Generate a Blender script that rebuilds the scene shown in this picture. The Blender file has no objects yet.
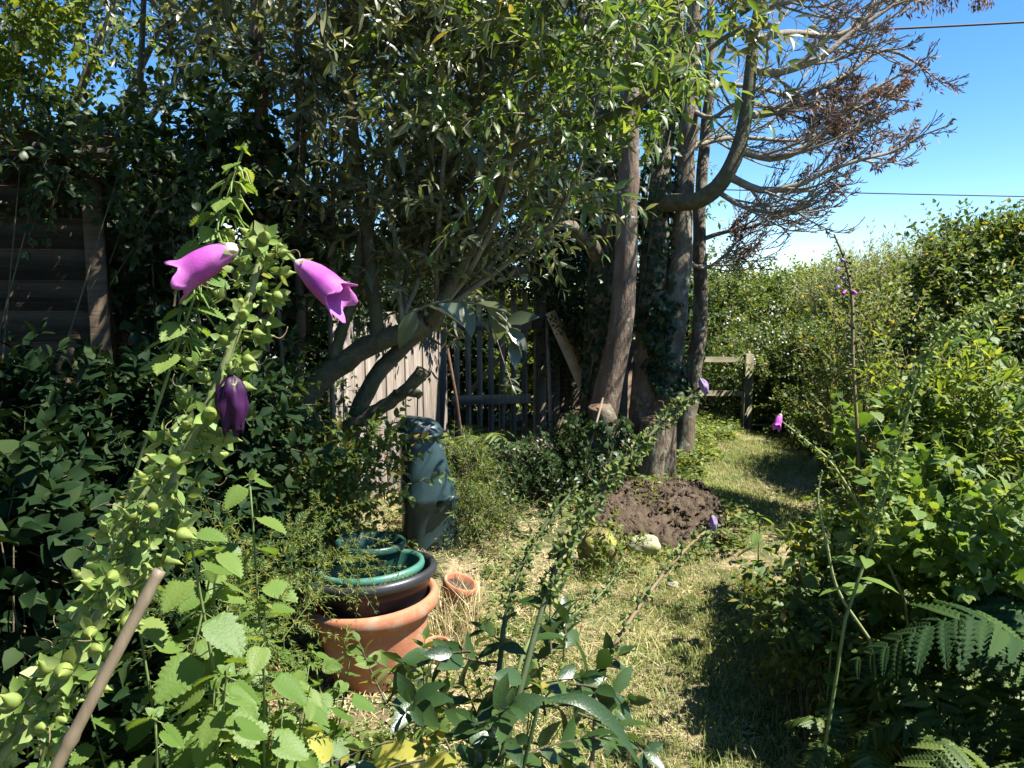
import bpy, math, numpy as np
from math import radians as RD
rng = np.random.default_rng(11)
C = bpy.context.scene.collection
F_PX, PITCH, CZ = 773.0, RD(7.0), 1.6
cp, sp = math.cos(PITCH), math.sin(PITCH)

# ---------------------------------------------------------------- placement helpers
def P(px, py, d):
    a = (px-512)/F_PX*d; u = (384-py)/F_PX*d
    return np.array([a, d*cp+u*sp, CZ-d*sp+u*cp])
def gz(x, y):
    x = np.asarray(x, float); y = np.asarray(y, float)
    m = 0.15*np.exp(-(((x-0.95)/0.75)**2+((y-5.5)/0.75)**2))
    b = 0.35*np.clip((x-1.75-0.12*y)/1.6, 0, 1)**1.3*np.clip(y/2.0, 0, 1)
    b2 = 0.22*np.clip((y-6.0)/2, 0, 1)*np.exp(-((x-1.7)/0.9)**2)
    n = 0.012*np.sin(x*5.1+1.3*np.sin(y*3.7))+0.010*np.sin(y*6.3+2*np.sin(x*2.9))
    return m+b+b2+n
def G(px, py):
    a = (px-512)/F_PX; u = (384-py)/F_PX
    dz = -sp+u*cp; t = -CZ/dz
    return np.array([a*t, t*(cp+u*sp), 0.0])
def norm(v):
    v = np.asarray(v, float)
    return v/np.maximum(np.linalg.norm(v, axis=-1, keepdims=True), 1e-9)
def rvec(n): return norm(rng.normal(size=(n, 3)))

# ---------------------------------------------------------------- mesh builder
class Geo:
    def __init__(s): s.V=[]; s.L=[]; s.S=[]; s.M=[]; s.n=0
    def add(s, v, loops, sizes, mi=0):
        v = np.asarray(v, float).reshape(-1, 3)
        s.V.append(v); s.L.append(np.asarray(loops, np.int64)+s.n); sizes=np.asarray(sizes, np.int64)
        s.S.append(sizes); s.M.append(np.full(len(sizes), mi)); s.n += len(v)
    def build(s, name, mats, parent=None, smooth=True, at=None):
        org = np.zeros(3)
        if at is not None: org = np.array(at, float)
        p = parent
        while p is not None:
            org = org + np.array(p.location); p = p.parent
        V = np.concatenate(s.V)-org; L = np.concatenate(s.L); S = np.concatenate(s.S); M = np.concatenate(s.M)
        me = bpy.data.meshes.new(name)
        me.vertices.add(len(V)); me.vertices.foreach_set('co', V.astype(np.float32).ravel())
        me.loops.add(len(L)); me.loops.foreach_set('vertex_index', L.astype(np.int32))
        me.polygons.add(len(S))
        st = np.concatenate([[0], np.cumsum(S)[:-1]])
        me.polygons.foreach_set('loop_start', st.astype(np.int32))
        me.polygons.foreach_set('loop_total', S.astype(np.int32))
        if not isinstance(mats, (list, tuple)): mats = [mats]
        for m in mats: me.materials.append(m)
        me.polygons.foreach_set('material_index', M.astype(np.int32))
        me.polygons.foreach_set('use_smooth', np.full(len(S), smooth))
        me.update(calc_edges=True); me.validate()
        o = bpy.data.objects.new(name, me); C.objects.link(o)
        if at is not None: o.location = at
        if parent is not None: o.parent = parent
        return o

def tag(o, label=None, cat=None, group=None, kind=None):
    if label: o['label'] = label
    if cat: o['category'] = cat
    if group: o['group'] = group
    if kind: o['kind'] = kind
    return o
def thing(name, label, cat, loc=(0,0,0), group=None):
    o = bpy.data.objects.new(name, None); C.objects.link(o); o.location = tuple(float(q) for q in loc)
    o.empty_display_size = 0.1
    return tag(o, label, cat, group)
def copy_tree(o, parent=None):
    c = o.copy(); C.objects.link(c); c.parent = parent
    for ch in list(o.children): copy_tree(ch, c)
    return c

# ---------------------------------------------------------------- geometry primitives
def box(g, c, h, rot=None, mi=0, bev=0.0):
    x, y, z = h
    if bev <= 0:
        v = np.array([[a*x, b*y, d*z] for a in (-1,1) for b in (-1,1) for d in (-1,1)], float)
        f = [0,1,3,2, 4,6,7,5, 0,4,5,1, 2,3,7,6, 0,2,6,4, 1,5,7,3]; s = [4]*6
    else:
        e = bev
        v=[];idx={}
        for a in (-1,1):
            for b in (-1,1):
                for d in (-1,1):
                    for k in range(3):
                        q=[a*(x-e),b*(y-e),d*(z-e)]; q[k]=[a*x,b*y,d*z][k]
                        idx[(a,b,d,k)]=len(v); v.append(q)
        f=[];s=[]
        def quad(l): f.extend(l); s.append(len(l))
        for k in range(3):
            o1,o2=[q for q in range(3) if q!=k]
            for sg in (-1,1):
                ring=[]
                for (m,n) in ((-1,-1),(1,-1),(1,1),(-1,1)):
                    key=[0,0,0]; key[k]=sg; key[o1]=m; key[o2]=n
                    ring.append(idx[(key[0],key[1],key[2],k)])
                if (sg==1) != (k!=1): ring=ring[::-1]
                quad(ring)
        for k in range(3):
            o1,o2=[q for q in range(3) if q!=k]
            for m in (-1,1):
                for n in (-1,1):
                    a=[0,0,0];b=[0,0,0]; a[k]=-1;b[k]=1; a[o1]=b[o1]=m; a[o2]=b[o2]=n
                    quad([idx[(*a,o1)],idx[(*b,o1)],idx[(*b,o2)],idx[(*a,o2)]])
        for a in (-1,1):
            for b in (-1,1):
                for d in (-1,1): quad([idx[(a,b,d,0)],idx[(a,b,d,1)],idx[(a,b,d,2)]])
        v=np.array(v,float)
    if rot is not None: v = v@np.asarray(rot).T
    g.add(v+np.asarray(c, float), f, s, mi)
def rotz(a): c,s=math.cos(a),math.sin(a); return np.array([[c,-s,0],[s,c,0],[0,0,1.]])
def rotx(a): c,s=math.cos(a),math.sin(a); return np.array([[1.,0,0],[0,c,-s],[0,s,c]])
def roty(a): c,s=math.cos(a),math.sin(a); return np.array([[c,0,s],[0,1.,0],[-s,0,c]])
def bar(g, a, b, w, t, up=(0,0,1), mi=0, bev=0.003):
    a=np.asarray(a,float); b=np.asarray(b,float); X=norm(b-a); Y=norm(np.cross(up,X)); Z=np.cross(X,Y)
    box(g,(a+b)/2,(np.linalg.norm(b-a)/2,w/2,t/2),np.stack([X,Y,Z],1),mi,bev)
def spline(pts, n):
    p = np.asarray(pts, float); m = len(p)
    if m == 2: return p[0]+(p[1]-p[0])*np.linspace(0,1,n)[:,None]
    q = np.vstack([2*p[0]-p[1], p, 2*p[-1]-p[-2]])
    out=[]
    for t in np.linspace(0, m-1-1e-6, n):
        i=int(t); u=t-i; a,b,c,d=q[i:i+4]
        out.append(0.5*((2*b)+(-a+c)*u+(2*a-5*b+4*c-d)*u*u+(-a+3*b-3*c+d)*u**3))
    return np.array(out)
def tube(g, pts, rad, sides=8, jit=0.0, cap=True, mi=0, lobes=0):
    pts=np.asarray(pts,float); n=len(pts); rad=np.interp(np.linspace(0,1,n),np.linspace(0,1,len(np.atleast_1d(rad))),np.atleast_1d(rad))
    T=norm(np.gradient(pts,axis=0)); ref=np.array([0.31,0.95,0.05])
    if abs(T[0]@ref)>.9: ref=np.array([1.,0,0])
    N=norm(np.cross(T[0],ref)); vs=[]
    th=np.arange(sides)*2*math.pi/sides; lob=1+lobes*np.sin(3*th+1)+lobes*.6*np.sin(5*th)
    for i in range(n):
        N=norm(N-(N@T[i])*T[i]); B=np.cross(T[i],N)
        r=rad[i]*lob*(1+jit*rng.normal(size=sides)*.5)
        vs.append(pts[i]+(np.cos(th)*r)[:,None]*N+(np.sin(th)*r)[:,None]*B)
    v=np.concatenate(vs); i=np.arange(n-1)[:,None]*sides; j=np.arange(sides)[None]; k=(j+1)%sides
    f=np.stack([i+j,i+k,i+sides+k,i+sides+j],-1).reshape(-1); s=[4]*((n-1)*sides)
    f=list(f)
    if cap: f+=list(range(sides))[::-1]+[(n-1)*sides+q for q in range(sides)]; s+=[sides,sides]
    g.add(v,f,s,mi)
def multitube(g, pts, rad, sides=3, mi=0):   # pts (N,K,3), rad (N,K)
    N,K,_=pts.shape
    if N==0: return
    T=norm(np.gradient(pts,axis=1)); ref=np.array([0.3,0.2,0.93]); A=norm(np.cross(T,ref)+1e-6); B=np.cross(T,A)
    th=np.arange(sides)*2*math.pi/sides
    v=pts[:,:,None]+rad[:,:,None,None]*(np.cos(th)[None,None,:,None]*A[:,:,None]+np.sin(th)[None,None,:,None]*B[:,:,None])
    base=(np.arange(N)*K*sides)[:,None,None]; i=(np.arange(K-1)*sides)[None,:,None]; j=np.arange(sides)[None,None]; k=(j+1)%sides
    f=np.stack([base+i+j,base+i+k,base+i+sides+k,base+i+sides+j],-1).reshape(-1)
    g.add(v.reshape(-1,3),f,[4]*(N*(K-1)*sides),mi)
def lathe(g, prof, seg=40, M=None, off=(0,0,0), mi=0, wob=0.0):
    prof=np.asarray(prof,float); th=np.arange(seg)*2*math.pi/seg; w=1+wob*np.sin(2*th+.5)+wob*.5*np.sin(3*th)
    v=np.stack([prof[:,0][:,None]*np.cos(th)*w, prof[:,0][:,None]*np.sin(th)*w, np.repeat(prof[:,1][:,None],seg,1)],-1).reshape(-1,3)
    if M is not None: v=v@np.asarray(M).T
    n=len(prof); i=np.arange(n-1)[:,None]*seg; j=np.arange(seg)[None]; k=(j+1)%seg
    f=np.stack([i+j,i+k,i+seg+k,i+seg+j],-1).reshape(-1)
    g.add(v+np.asarray(off,float),f,[4]*((n-1)*seg),mi)

# ---------------------------------------------------------------- leaf templates: x along the leaf, z up
def strip(rows, half=True):
    # rows: list of (x, halfwidth, z_mid, z_edge)
    v=[]; idx=[]
    for x,w,zm,ze in rows:
        if w<1e-4: idx.append([len(v)]); v.append([x,0,zm])
        else: idx.append([len(v),len(v)+1,len(v)+2]); v+=[[x,w,ze],[x,0,zm],[x,-w,ze]]
    f=[];s=[]
    for a,b in zip(idx[:-1],idx[1:]):
        if len(a)==1 and len(b)==3: f+=[a[0],b[1],b[0], a[0],b[2],b[1]]; s+=[3,3]
        elif len(a)==3 and len(b)==1: f+=[a[0],a[1],b[0], a[1],a[2],b[0]]; s+=[3,3]
        elif len(a)==3: f+=[a[0],a[1],b[1],b[0], a[1],a[2],b[2],b[1]]; s+=[4,4]
    return np.array(v,float),np.array(f),np.array(s)
LANCE=strip([(0,0,0,0),(.2,.085,-.005,.03),(.5,.12,-.04,0),(.8,.06,-.13,-.1),(1,0,-.22,-.2)])
OVATE=strip([(0,0,0,0),(.2,.2,.0,.05),(.5,.27,-.04,.02),(.8,.15,-.12,-.08),(1,0,-.2,-.2)])
BROAD=strip([(0,0,0,0),(.12,.26,.0,.06),(.38,.38,-.03,.06),(.7,.27,-.12,-.05),(1,0,-.26,-.26)])
FAR=(np.array([[0,0,0],[.45,.2,.05],[1,0,-.1],[.45,-.2,.05]]),np.array([0,2,1,0,3,2]),np.array([3,3]))
FARW=(np.array([[0,0,0],[.42,.33,.06],[1,0,-.12],[.42,-.33,.06]]),np.array([0,2,1,0,3,2]),np.array([3,3]))
FARN=(np.array([[0,0,0],[.45,.1,.03],[1,0,-.12],[.45,-.1,.03]]),np.array([0,2,1,0,3,2]),np.array([3,3]))
def serrate(nt=9, wid=.36, deep=.05, heart=True):
    v=[];f=[];s=[]; prev=None
    n=2*nt+1
    for i in range(n+1):
        t=i/n; x=t
        w=wid*math.sin(math.pi*min(1,(t*1.0)**.62))**.85 if 0<t<1 else 0
        tooth=(i%2==1); dx=.035 if tooth else 0
        w2=max(0,w+(deep*(1-.5*t) if tooth else -.01)) if 0<t<1 else 0
        zr=.018 if tooth else -.012
        zm=-.22*t*t
        if w2<=0: cur=[len(v)]; v.append([x,0,zm])
        else:
            cur=[len(v)+q for q in range(5)]
            xo=-.09*(1-t)**3 if heart else 0
            v+=[[x+dx+xo,w2,zm+.03+zr],[x+xo*.5,w2*.5,zm+.045+zr],[x,0,zm],[x+xo*.5,-w2*.5,zm+.045+zr],[x+dx+xo,-w2,zm+.03+zr]]
        if prev is not None:
            if len(prev)==1 and len(cur)==5:
                for q in range(4): f+=[prev[0],cur[q+1],cur[q]]; s.append(3)
            elif len(prev)==5 and len(cur)==1:
                for q in range(4): f+=[prev[q],prev[q+1],cur[0]]; s.append(3)
            elif len(prev)==5:
                for q in range(4): f+=[prev[q],prev[q+1],cur[q+1],cur[q]]; s.append(4)
        prev=cur
    return np.array(v),np.array(f),np.array(s)
NETTLE=serrate(); NETTLE_FAR=serrate(4,.33,.05)
def fan(outline, zc=.0, cx=.45):
    o=np.array(outline,float); full=np.vstack([o,[[x,-y] for x,y in o[::-1] if abs(y)>1e-6]])
    v=[[cx,0,zc]]+[[x,y,-.12*((x-cx)**2+y*y)*4*.4] for x,y in full]; n=len(full)
    f=[];s=[]
    for i in range(n): f+=[0,1+(i+1)%n,1+i]; s.append(3)
    return np.array(v),np.array(f),np.array(s)
IVY=fan([(0,0),(-.08,.18),(.06,.34),(.02,.5),(.28,.36),(.42,.52),(.55,.3),(.7,.18),(1,0)],.04)
BRACT=strip([(0,0,0,0),(.25,.19,0,.06),(.6,.2,.04,.1),(1,0,.1,.1)])

def scatter(g, T, pos, d, nrm, size, wid=1.0, mi=0):
    tv,tf,ts=T; pos=np.asarray(pos,float).reshape(-1,3); N=len(pos)
    if N==0: return
    X=norm(np.broadcast_to(d,(N,3))+1e-6); Z=np.broadcast_to(nrm,(N,3)); Z=norm(Z-(Z*X).sum(1,keepdims=True)*X+1e-5); Y=np.cross(Z,X)
    size=np.broadcast_to(size,(N,)); wid=np.broadcast_to(wid,(N,))
    v=pos[:,None]+size[:,None,None]*(tv[None,:,0:1]*X[:,None]+(tv[None,:,1:2]*wid[:,None,None])*Y[:,None]+tv[None,:,2:3]*Z[:,None])
    f=(tf[None]+(np.arange(N)*len(tv))[:,None]).reshape(-1)
    g.add(v.reshape(-1,3),f,np.tile(ts,N),mi)

def shoots(gl, gt, st, d, L, T, leaf, nodes=6, bend=.35, spread=.9, r=.0025, wid=1., tw=True, per=2, up=.8, jit=.3, grav=(0,0,-1)):
    """leafy twigs: st (N,3) start, d direction, L length; leaves in pairs at the nodes"""
    N=len(st); L=np.broadcast_to(L,(N,)); d=norm(d); bv=norm(np.array(grav)+.5*rvec(N))*bend
    t=np.linspace(0,1,nodes+1)
    pts=st[:,None]+L[:,None,None]*(d[:,None]*t[None,:,None]+bv[:,None]*(t**2)[None,:,None]*.6)
    if tw and gt is not None:
        sel=pts[:,::2] if nodes>=5 else pts
        rr=r*(1-.65*np.linspace(0,1,sel.shape[1]))
        multitube(gt, sel, np.broadcast_to(rr,(N,sel.shape[1])),3)
    ax=norm(np.gradient(pts,axis=1))[:,1:]; q=pts[:,1:]
    a0=rng.uniform(0,6.28,(N,1)); ph=a0+np.arange(nodes)[None]*1.6+rng.normal(0,.3,(N,nodes))
    A=norm(np.cross(ax,np.array([.2,.1,.97]))+1e-6); B=np.cross(ax,A)
    for k in range(per):
        p=ph+k*2*math.pi/per
        rad=np.cos(p)[...,None]*A+np.sin(p)[...,None]*B
        ld=norm(rad*spread+ax*(1.25-spread*.5)+jit*rng.normal(size=ax.shape)*.5).reshape(-1,3)
        nm=(np.array([0,0,up])+.5*ax+.45*rng.normal(size=ax.shape)).reshape(-1,3)
        sz=(leaf*(1-.35*np.abs(t[1:]*2-1.0)**2)[None]*rng.uniform(.65,1.2,(N,nodes))).reshape(-1)
        scatter(gl,T,q.reshape(-1,3),ld,nm,sz,wid)
    # terminal leaf
    scatter(gl,T,pts[:,-1],norm(ax[:,-1]+.2*rng.normal(size=(N,3))),np.array([0,0,1.])+.4*rng.normal(size=(N,3)),leaf*.7,wid)

def blob(px,py,d,rx,ry,rd):
    return (P(px,py,d), np.array([rx/F_PX*d, rd, ry/F_PX*d]))
def clusters(blobs, n, shell=.5, lump=.18):
    w=np.array([b[1][0]*b[1][1]+b[1][0]*b[1][2]+b[1][1]*b[1][2] for b in blobs]); w/=w.sum()
    k=rng.choice(len(blobs),n,p=w); c=np.array([b[0] for b in blobs])[k]; R=np.array([b[1] for b in blobs])[k]
    u=rvec(n); lu=1+lump*(np.sin(u[:,0]*5+k)+np.sin(u[:,1]*7+2*k)+np.sin(u[:,2]*6+k*1.7))*.6
    r=(1-shell*rng.random(n)**1.3)*lu
    return c+u*R*r[:,None], norm(u/R)
def foliage(gl,gt,blobs,ncl,nsh,L,T,leaf,nodes=5,shell=.55,updir=.35,csize=.06,lump=.18,**k):
    pos,out=clusters(blobs,ncl,shell,lump)
    m=pos[:,2]>gz(pos[:,0],pos[:,1])+.02; pos=pos[m]; out=out[m]
    n=len(pos); pos=np.repeat(pos,nsh,0)+rng.normal(0,csize,(n*nsh,3)); out=np.repeat(out,nsh,0)
    d=norm(out*.8+np.array([0,0,updir])+.75*rng.normal(size=pos.shape)*.8)
    shoots(gl,gt,pos,d,L*rng.uniform(.6,1.25,len(pos)),T,leaf,nodes,**k)

# ---------------------------------------------------------------- materials
def new_mat(name):
    m=bpy.data.materials.new(name); m.use_nodes=True; nt=m.node_tree; nt.nodes.clear(); return m,nt
def N(nt,t,**k):
    n=nt.nodes.new(t)
    for a,b in k.items(): setattr(n,a,b)
    return n
def ramp(nt,stops):
    r=N(nt,'ShaderNodeValToRGB'); e=r.color_ramp.elements
    while len(e)<len(stops): e.new(.5)
    for q,(p,c) in zip(e,stops): q.position=p; q.color=(*c,1)
    return r
def noise(nt,scale,detail=4,rough=.6,vec=None,coord='Object',mapping=None):
    n=N(nt,'ShaderNodeTexNoise'); n.inputs['Scale'].default_value=scale; n.inputs['Detail'].default_value=detail; n.inputs['Roughness'].default_value=rough
    tc=N(nt,'ShaderNodeTexCoord'); src=tc.outputs[coord]
    if mapping is not None:
        mp=N(nt,'ShaderNodeMapping'); mp.inputs['Scale'].default_value=mapping; nt.links.new(src,mp.inputs[0]); src=mp.outputs[0]
    nt.links.new(src,n.inputs['Vector']); return n
def leaf_mat(name, c1, c2, c3=None, trans=.32, rough=.42, spec=.45, tcol=None, veins=0.0, spot=None, yel=False):
    m,nt=new_mat(name); l=nt.links
    geo=N(nt,'ShaderNodeNewGeometry'); st=[(0,c1),(.6,c2),(.93,c3 or c2)]+([(.975,(.3,.24,.06))] if yel else [])
    r=ramp(nt,st); l.new(geo.outputs['Random Per Island'],r.inputs[0])
    col=r.outputs[0]
    nz=noise(nt,1.3,2); r2=ramp(nt,[(.3,(.72,.78,.7)),(.7,(1.2,1.15,1.1))]); l.new(nz.outputs[0],r2.inputs[0])
    mx=N(nt,'ShaderNodeMix',data_type='RGBA',blend_type='MULTIPLY'); mx.inputs[0].default_value=1
    l.new(col,mx.inputs[6]); l.new(r2.outputs[0],mx.inputs[7]); col=mx.outputs[2]
    if spot:
        nz2=noise(nt,60,3); r3=ramp(nt,[(.62,(0,0,0)),(.7,(1,1,1))]); l.new(nz2.outputs[0],r3.inputs[0])
        m3=N(nt,'ShaderNodeMix',data_type='RGBA'); l.new(r3.outputs[0],m3.inputs[0]); l.new(col,m3.inputs[6]); m3.inputs[7].default_value=(*spot,1); col=m3.outputs[2]
    b=N(nt,'ShaderNodeBsdfPrincipled'); b.inputs['Roughness'].default_value=rough; b.inputs['Specular IOR Level'].default_value=spec
    l.new(col,b.inputs['Base Color'])
    if veins:
        nb=noise(nt,220,2); bp=N(nt,'ShaderNodeBump'); bp.inputs['Strength'].default_value=veins; bp.inputs['Distance'].default_value=.002
        l.new(nb.outputs[0],bp.inputs['Height']); l.new(bp.outputs[0],b.inputs['Normal'])
    t=N(nt,'ShaderNodeBsdfTranslucent'); hs=N(nt,'ShaderNodeMix',data_type='RGBA',blend_type='MULTIPLY'); hs.inputs[0].default_value=1
    l.new(col,hs.inputs[6]); tc=tcol or (2.6,2.3,.9); hs.inputs[7].default_value=(*tc,1); hs.clamp_result=False
    l.new(hs.outputs[2],t.inputs[0])
    ms=N(nt,'ShaderNodeMixShader'); ms.inputs[0].default_value=trans; l.new(b.outputs[0],ms.inputs[1]); l.new(t.outputs[0],ms.inputs[2])
    o=N(nt,'ShaderNodeOutputMaterial'); l.new(ms.outputs[0],o.inputs[0]); return m
def solid(name, stops, scale=8, rough=.8, bump=.3, bscale=30, mapping=None, spec=.3, detail=6, dist=.01, metal=0, second=None):
    m,nt=new_mat(name); l=nt.links
    n=noise(nt,scale,detail,.62,mapping=mapping); r=ramp(nt,stops); l.new(n.outputs[0],r.inputs[0]); col=r.outputs[0]
    if second:
        sc,lo,hi,cc=second; n2=noise(nt,sc,5,.6); r2=ramp(nt,[(lo,(0,0,0)),(hi,(1,1,1))]); l.new(n2.outputs[0],r2.inputs[0])
        mx=N(nt,'ShaderNodeMix',data_type='RGBA'); l.new(r2.outputs[0],mx.inputs[0]); l.new(col,mx.inputs[6]); mx.inputs[7].default_value=(*cc,1); col=mx.outputs[2]
    b=N(nt,'ShaderNodeBsdfPrincipled'); b.inputs['Roughness'].default_value=rough; b.inputs['Specular IOR Level'].default_value=spec; b.inputs['Metallic'].default_value=metal
    l.new(col,b.inputs['Base Color'])
    if bump:
        nb=noise(nt,bscale,6,.65,mapping=mapping); bp=N(nt,'ShaderNodeBump'); bp.inputs['Strength'].default_value=bump; bp.inputs['Distance'].default_value=dist
        l.new(nb.outputs[0],bp.inputs['Height']); l.new(bp.outputs[0],b.inputs['Normal'])
    o=N(nt,'ShaderNodeOutputMaterial'); l.new(b.outputs[0],o.inputs[0]); return m
MT={}
MT['grey_leaf']=leaf_mat('silvery shrub leaf',(.07,.085,.045),(.11,.13,.075),(.21,.22,.14),trans=.28,rough=.36,spec=.7,tcol=(2.1,2.1,1.0),yel=True)
MT['bright_leaf']=leaf_mat('fresh shrub leaf',(.06,.11,.025),(.09,.15,.035),(.13,.18,.06),trans=.4,rough=.4,spec=.5)
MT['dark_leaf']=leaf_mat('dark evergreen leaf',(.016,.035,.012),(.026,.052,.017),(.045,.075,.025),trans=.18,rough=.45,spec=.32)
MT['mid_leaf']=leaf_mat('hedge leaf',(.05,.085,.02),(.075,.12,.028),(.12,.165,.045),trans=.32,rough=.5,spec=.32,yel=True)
MT['lime_leaf']=leaf_mat('sunny hedge leaf',(.08,.125,.022),(.12,.175,.032),(.17,.2,.05),trans=.38,rough=.52,spec=.3)  # lighter copy of the hedge leaf, sunlit tone put into the colour
MT['silver_leaf']=leaf_mat('willow leaf',(.11,.15,.075),(.17,.21,.11),(.25,.27,.17),trans=.3,rough=.5)
MT['deep_leaf']=leaf_mat('deep shade leaf',(.01,.024,.01),(.016,.034,.013),(.03,.05,.018),trans=.1,rough=.6,spec=.06)  # darkened below plain ivy: the shade low on the left is in the colour
MT['nettle']=leaf_mat('nettle leaf',(.075,.14,.028),(.115,.185,.04),(.17,.22,.06),trans=.36,rough=.5,spec=.35,veins=.5)
MT['herb']=leaf_mat('herb leaf',(.07,.12,.03),(.12,.17,.045),(.2,.22,.08),trans=.34,rough=.55,spec=.3,yel=True)
MT['weed_dark']=leaf_mat('glossy weed leaf',(.022,.05,.016),(.035,.07,.02),(.06,.1,.03),trans=.2,rough=.35,spec=.5,veins=.3)
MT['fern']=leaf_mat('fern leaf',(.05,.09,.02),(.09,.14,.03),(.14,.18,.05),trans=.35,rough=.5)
MT['dark_fern']=leaf_mat('shaded fern leaf',(.015,.04,.012),(.026,.055,.018),(.04,.075,.02),trans=.2,rough=.7,spec=.12)  # fern leaf darkened so that its colour carries the shade
MT['pod']=leaf_mat('foxglove pod',(.16,.22,.05),(.22,.28,.07),(.3,.31,.11),yel=True,trans=.22,rough=.45,spec=.35,veins=.3,tcol=(1.5,1.4,.8))
MT['calyx']=leaf_mat('foxglove sepal',(.12,.2,.05),(.18,.27,.07),(.27,.33,.12),trans=.35,rough=.5,spec=.35,tcol=(1.7,1.5,.8))
MT['pod_dark']=leaf_mat('shaded foxglove pod',(.035,.07,.025),(.055,.095,.032),(.09,.13,.05),trans=.2,rough=.5,tcol=(1.5,1.4,.8))  # darker copy of the foxglove pod; shade of the middle spikes in its colour
MT['dead_leaf']=leaf_mat('dead brown foliage',(.14,.07,.05),(.22,.12,.085),(.32,.2,.15),trans=.15,rough=.8,tcol=(1.2,1.1,1.))
MT['straw']=leaf_mat('dry straw',(.33,.25,.13),(.46,.37,.21),(.6,.52,.33),trans=.2,rough=.8,tcol=(1.1,1.05,.9))
MT['grass']=leaf_mat('mown grass blade',(.15,.2,.045),(.23,.275,.07),(.34,.34,.13),trans=.3,rough=.6,tcol=(1.5,1.4,.8))
MT['yellow_leaf']=leaf_mat('yellowing leaf',(.3,.3,.05),(.36,.36,.08),(.42,.38,.12),trans=.35,rough=.5,spot=(.35,.14,.05),tcol=(1.3,1.2,.7))
MT['white_petal']=leaf_mat('white blossom',(.6,.6,.55),(.7,.7,.65),(.8,.78,.75),trans=.3,tcol=(1,1,1))
MT['pink_petal']=leaf_mat('pale pink blossom',(.5,.3,.35),(.6,.4,.45),(.6,.45,.45),trans=.3,tcol=(1,1,1))
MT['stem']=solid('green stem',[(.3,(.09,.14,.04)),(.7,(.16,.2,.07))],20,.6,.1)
MT['stem_dark']=solid('shaded green stem',[(.3,(.035,.055,.022)),(.7,(.07,.09,.035))],20,.6,.1)  # darker copy of the green stem, shade put into the colour
MT['stem_pale']=solid('foxglove stem',[(.3,(.16,.2,.07)),(.7,(.26,.28,.13))],30,.6,.15,80)
MT['stem_brown']=solid('dry stalk',[(.3,(.14,.1,.055)),(.7,(.26,.2,.11))],20,.8,.1)
MT['twig']=solid('twig bark',[(.3,(.13,.11,.075)),(.7,(.27,.235,.17))],25,.85,.2)
MT['bark']=solid('rough bark',[(.25,(.06,.045,.03)),(.5,(.13,.1,.07)),(.75,(.24,.2,.15))],9,.9,1.0,22,mapping=(1,1,.35),dist=.03,second=(14,.52,.62,(.2,.21,.15)))
MT['redbark']=solid('reddish trunk bark',[(.25,(.07,.048,.034)),(.5,(.145,.104,.074)),(.75,(.25,.2,.15))],10,.9,1.0,24,mapping=(1,1,.25),dist=.03,second=(17,.6,.68,(.3,.29,.22)))
MT['limb']=solid('shrub limb bark',[(.25,(.06,.05,.03)),(.55,(.13,.11,.065)),(.8,(.22,.19,.12))],14,.92,1.0,40,dist=.015,second=(9,.5,.65,(.09,.10,.04)))
MT['deadwood']=solid('dead conifer wood',[(.25,(.13,.11,.085)),(.6,(.26,.225,.18)),(.85,(.38,.34,.28))],16,.9,.8,40,dist=.01,second=(8,.58,.68,(.22,.24,.15)))
MT['cut']=solid('cut wood end',[(.3,(.1,.06,.035)),(.7,(.19,.12,.075))],12,.85,.4)
MT['shedwood']=solid('dark stained boards',[(.3,(.075,.054,.035)),(.7,(.16,.12,.08))],6,.85,.5,20,spec=.1,mapping=(.4,.4,6),dist=.006)
MT['palewall']=solid('weathered pale paint boards',[(.3,(.3,.36,.38)),(.7,(.42,.48,.5))],6,.7,.3,20,mapping=(.5,.5,3),dist=.005,second=(5,.55,.7,(.2,.24,.22)))
MT['fencewood']=solid('silvered fence boards',[(.25,(.1,.08,.062)),(.55,(.19,.162,.135)),(.8,(.28,.25,.215))],7,.85,.6,26,mapping=(6,6,.5),dist=.006)
MT['gatewood']=solid('grey gate timber',[(.25,(.13,.1,.07)),(.55,(.23,.185,.135)),(.8,(.32,.27,.2))],8,.88,.6,26,spec=.1,mapping=(5,5,.5),dist=.006)
MT['railwood']=solid('greenish rail timber',[(.25,(.1,.088,.055)),(.55,(.16,.145,.09)),(.8,(.22,.21,.13))],7,.88,.6,26,dist=.006)
MT['plankwood']=solid('bleached plank',[(.25,(.22,.19,.16)),(.55,(.4,.36,.31)),(.8,(.55,.5,.44))],7,.85,.6,26,dist=.006)
MT['cane']=solid('bamboo cane',[(.25,(.1,.075,.045)),(.55,(.16,.125,.08)),(.8,(.24,.195,.13))],22,.55,.35,60,mapping=(1,1,.15),dist=.003,spec=.4)
MT['cane_in']=solid('cane split edge',[(.3,(.35,.31,.17)),(.7,(.45,.4,.24))],22,.6,.2)
MT['terra']=solid('terracotta',[(.25,(.3,.115,.06)),(.55,(.42,.17,.09)),(.8,(.5,.23,.13))],5,.8,.25,45,dist=.004,second=(9,.5,.68,(.4,.27,.19)))
MT['terra_old']=solid('mossy terracotta',[(.25,(.26,.1,.05)),(.55,(.4,.17,.09)),(.8,(.5,.26,.16))],9,.85,.3,45,dist=.004,second=(10,.5,.65,(.45,.36,.28)))
MT['black']=solid('black plastic',[(.3,(.018,.019,.022)),(.7,(.035,.036,.04))],10,.38,.08,60,spec=.5,dist=.003,second=(13,.62,.8,(.1,.1,.095)))
MT['green']=solid('green plastic bowl',[(.3,(.035,.13,.095)),(.7,(.06,.19,.14))],8,.42,.1,60,spec=.45,dist=.003,second=(12,.58,.75,(.14,.22,.18)))
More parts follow.
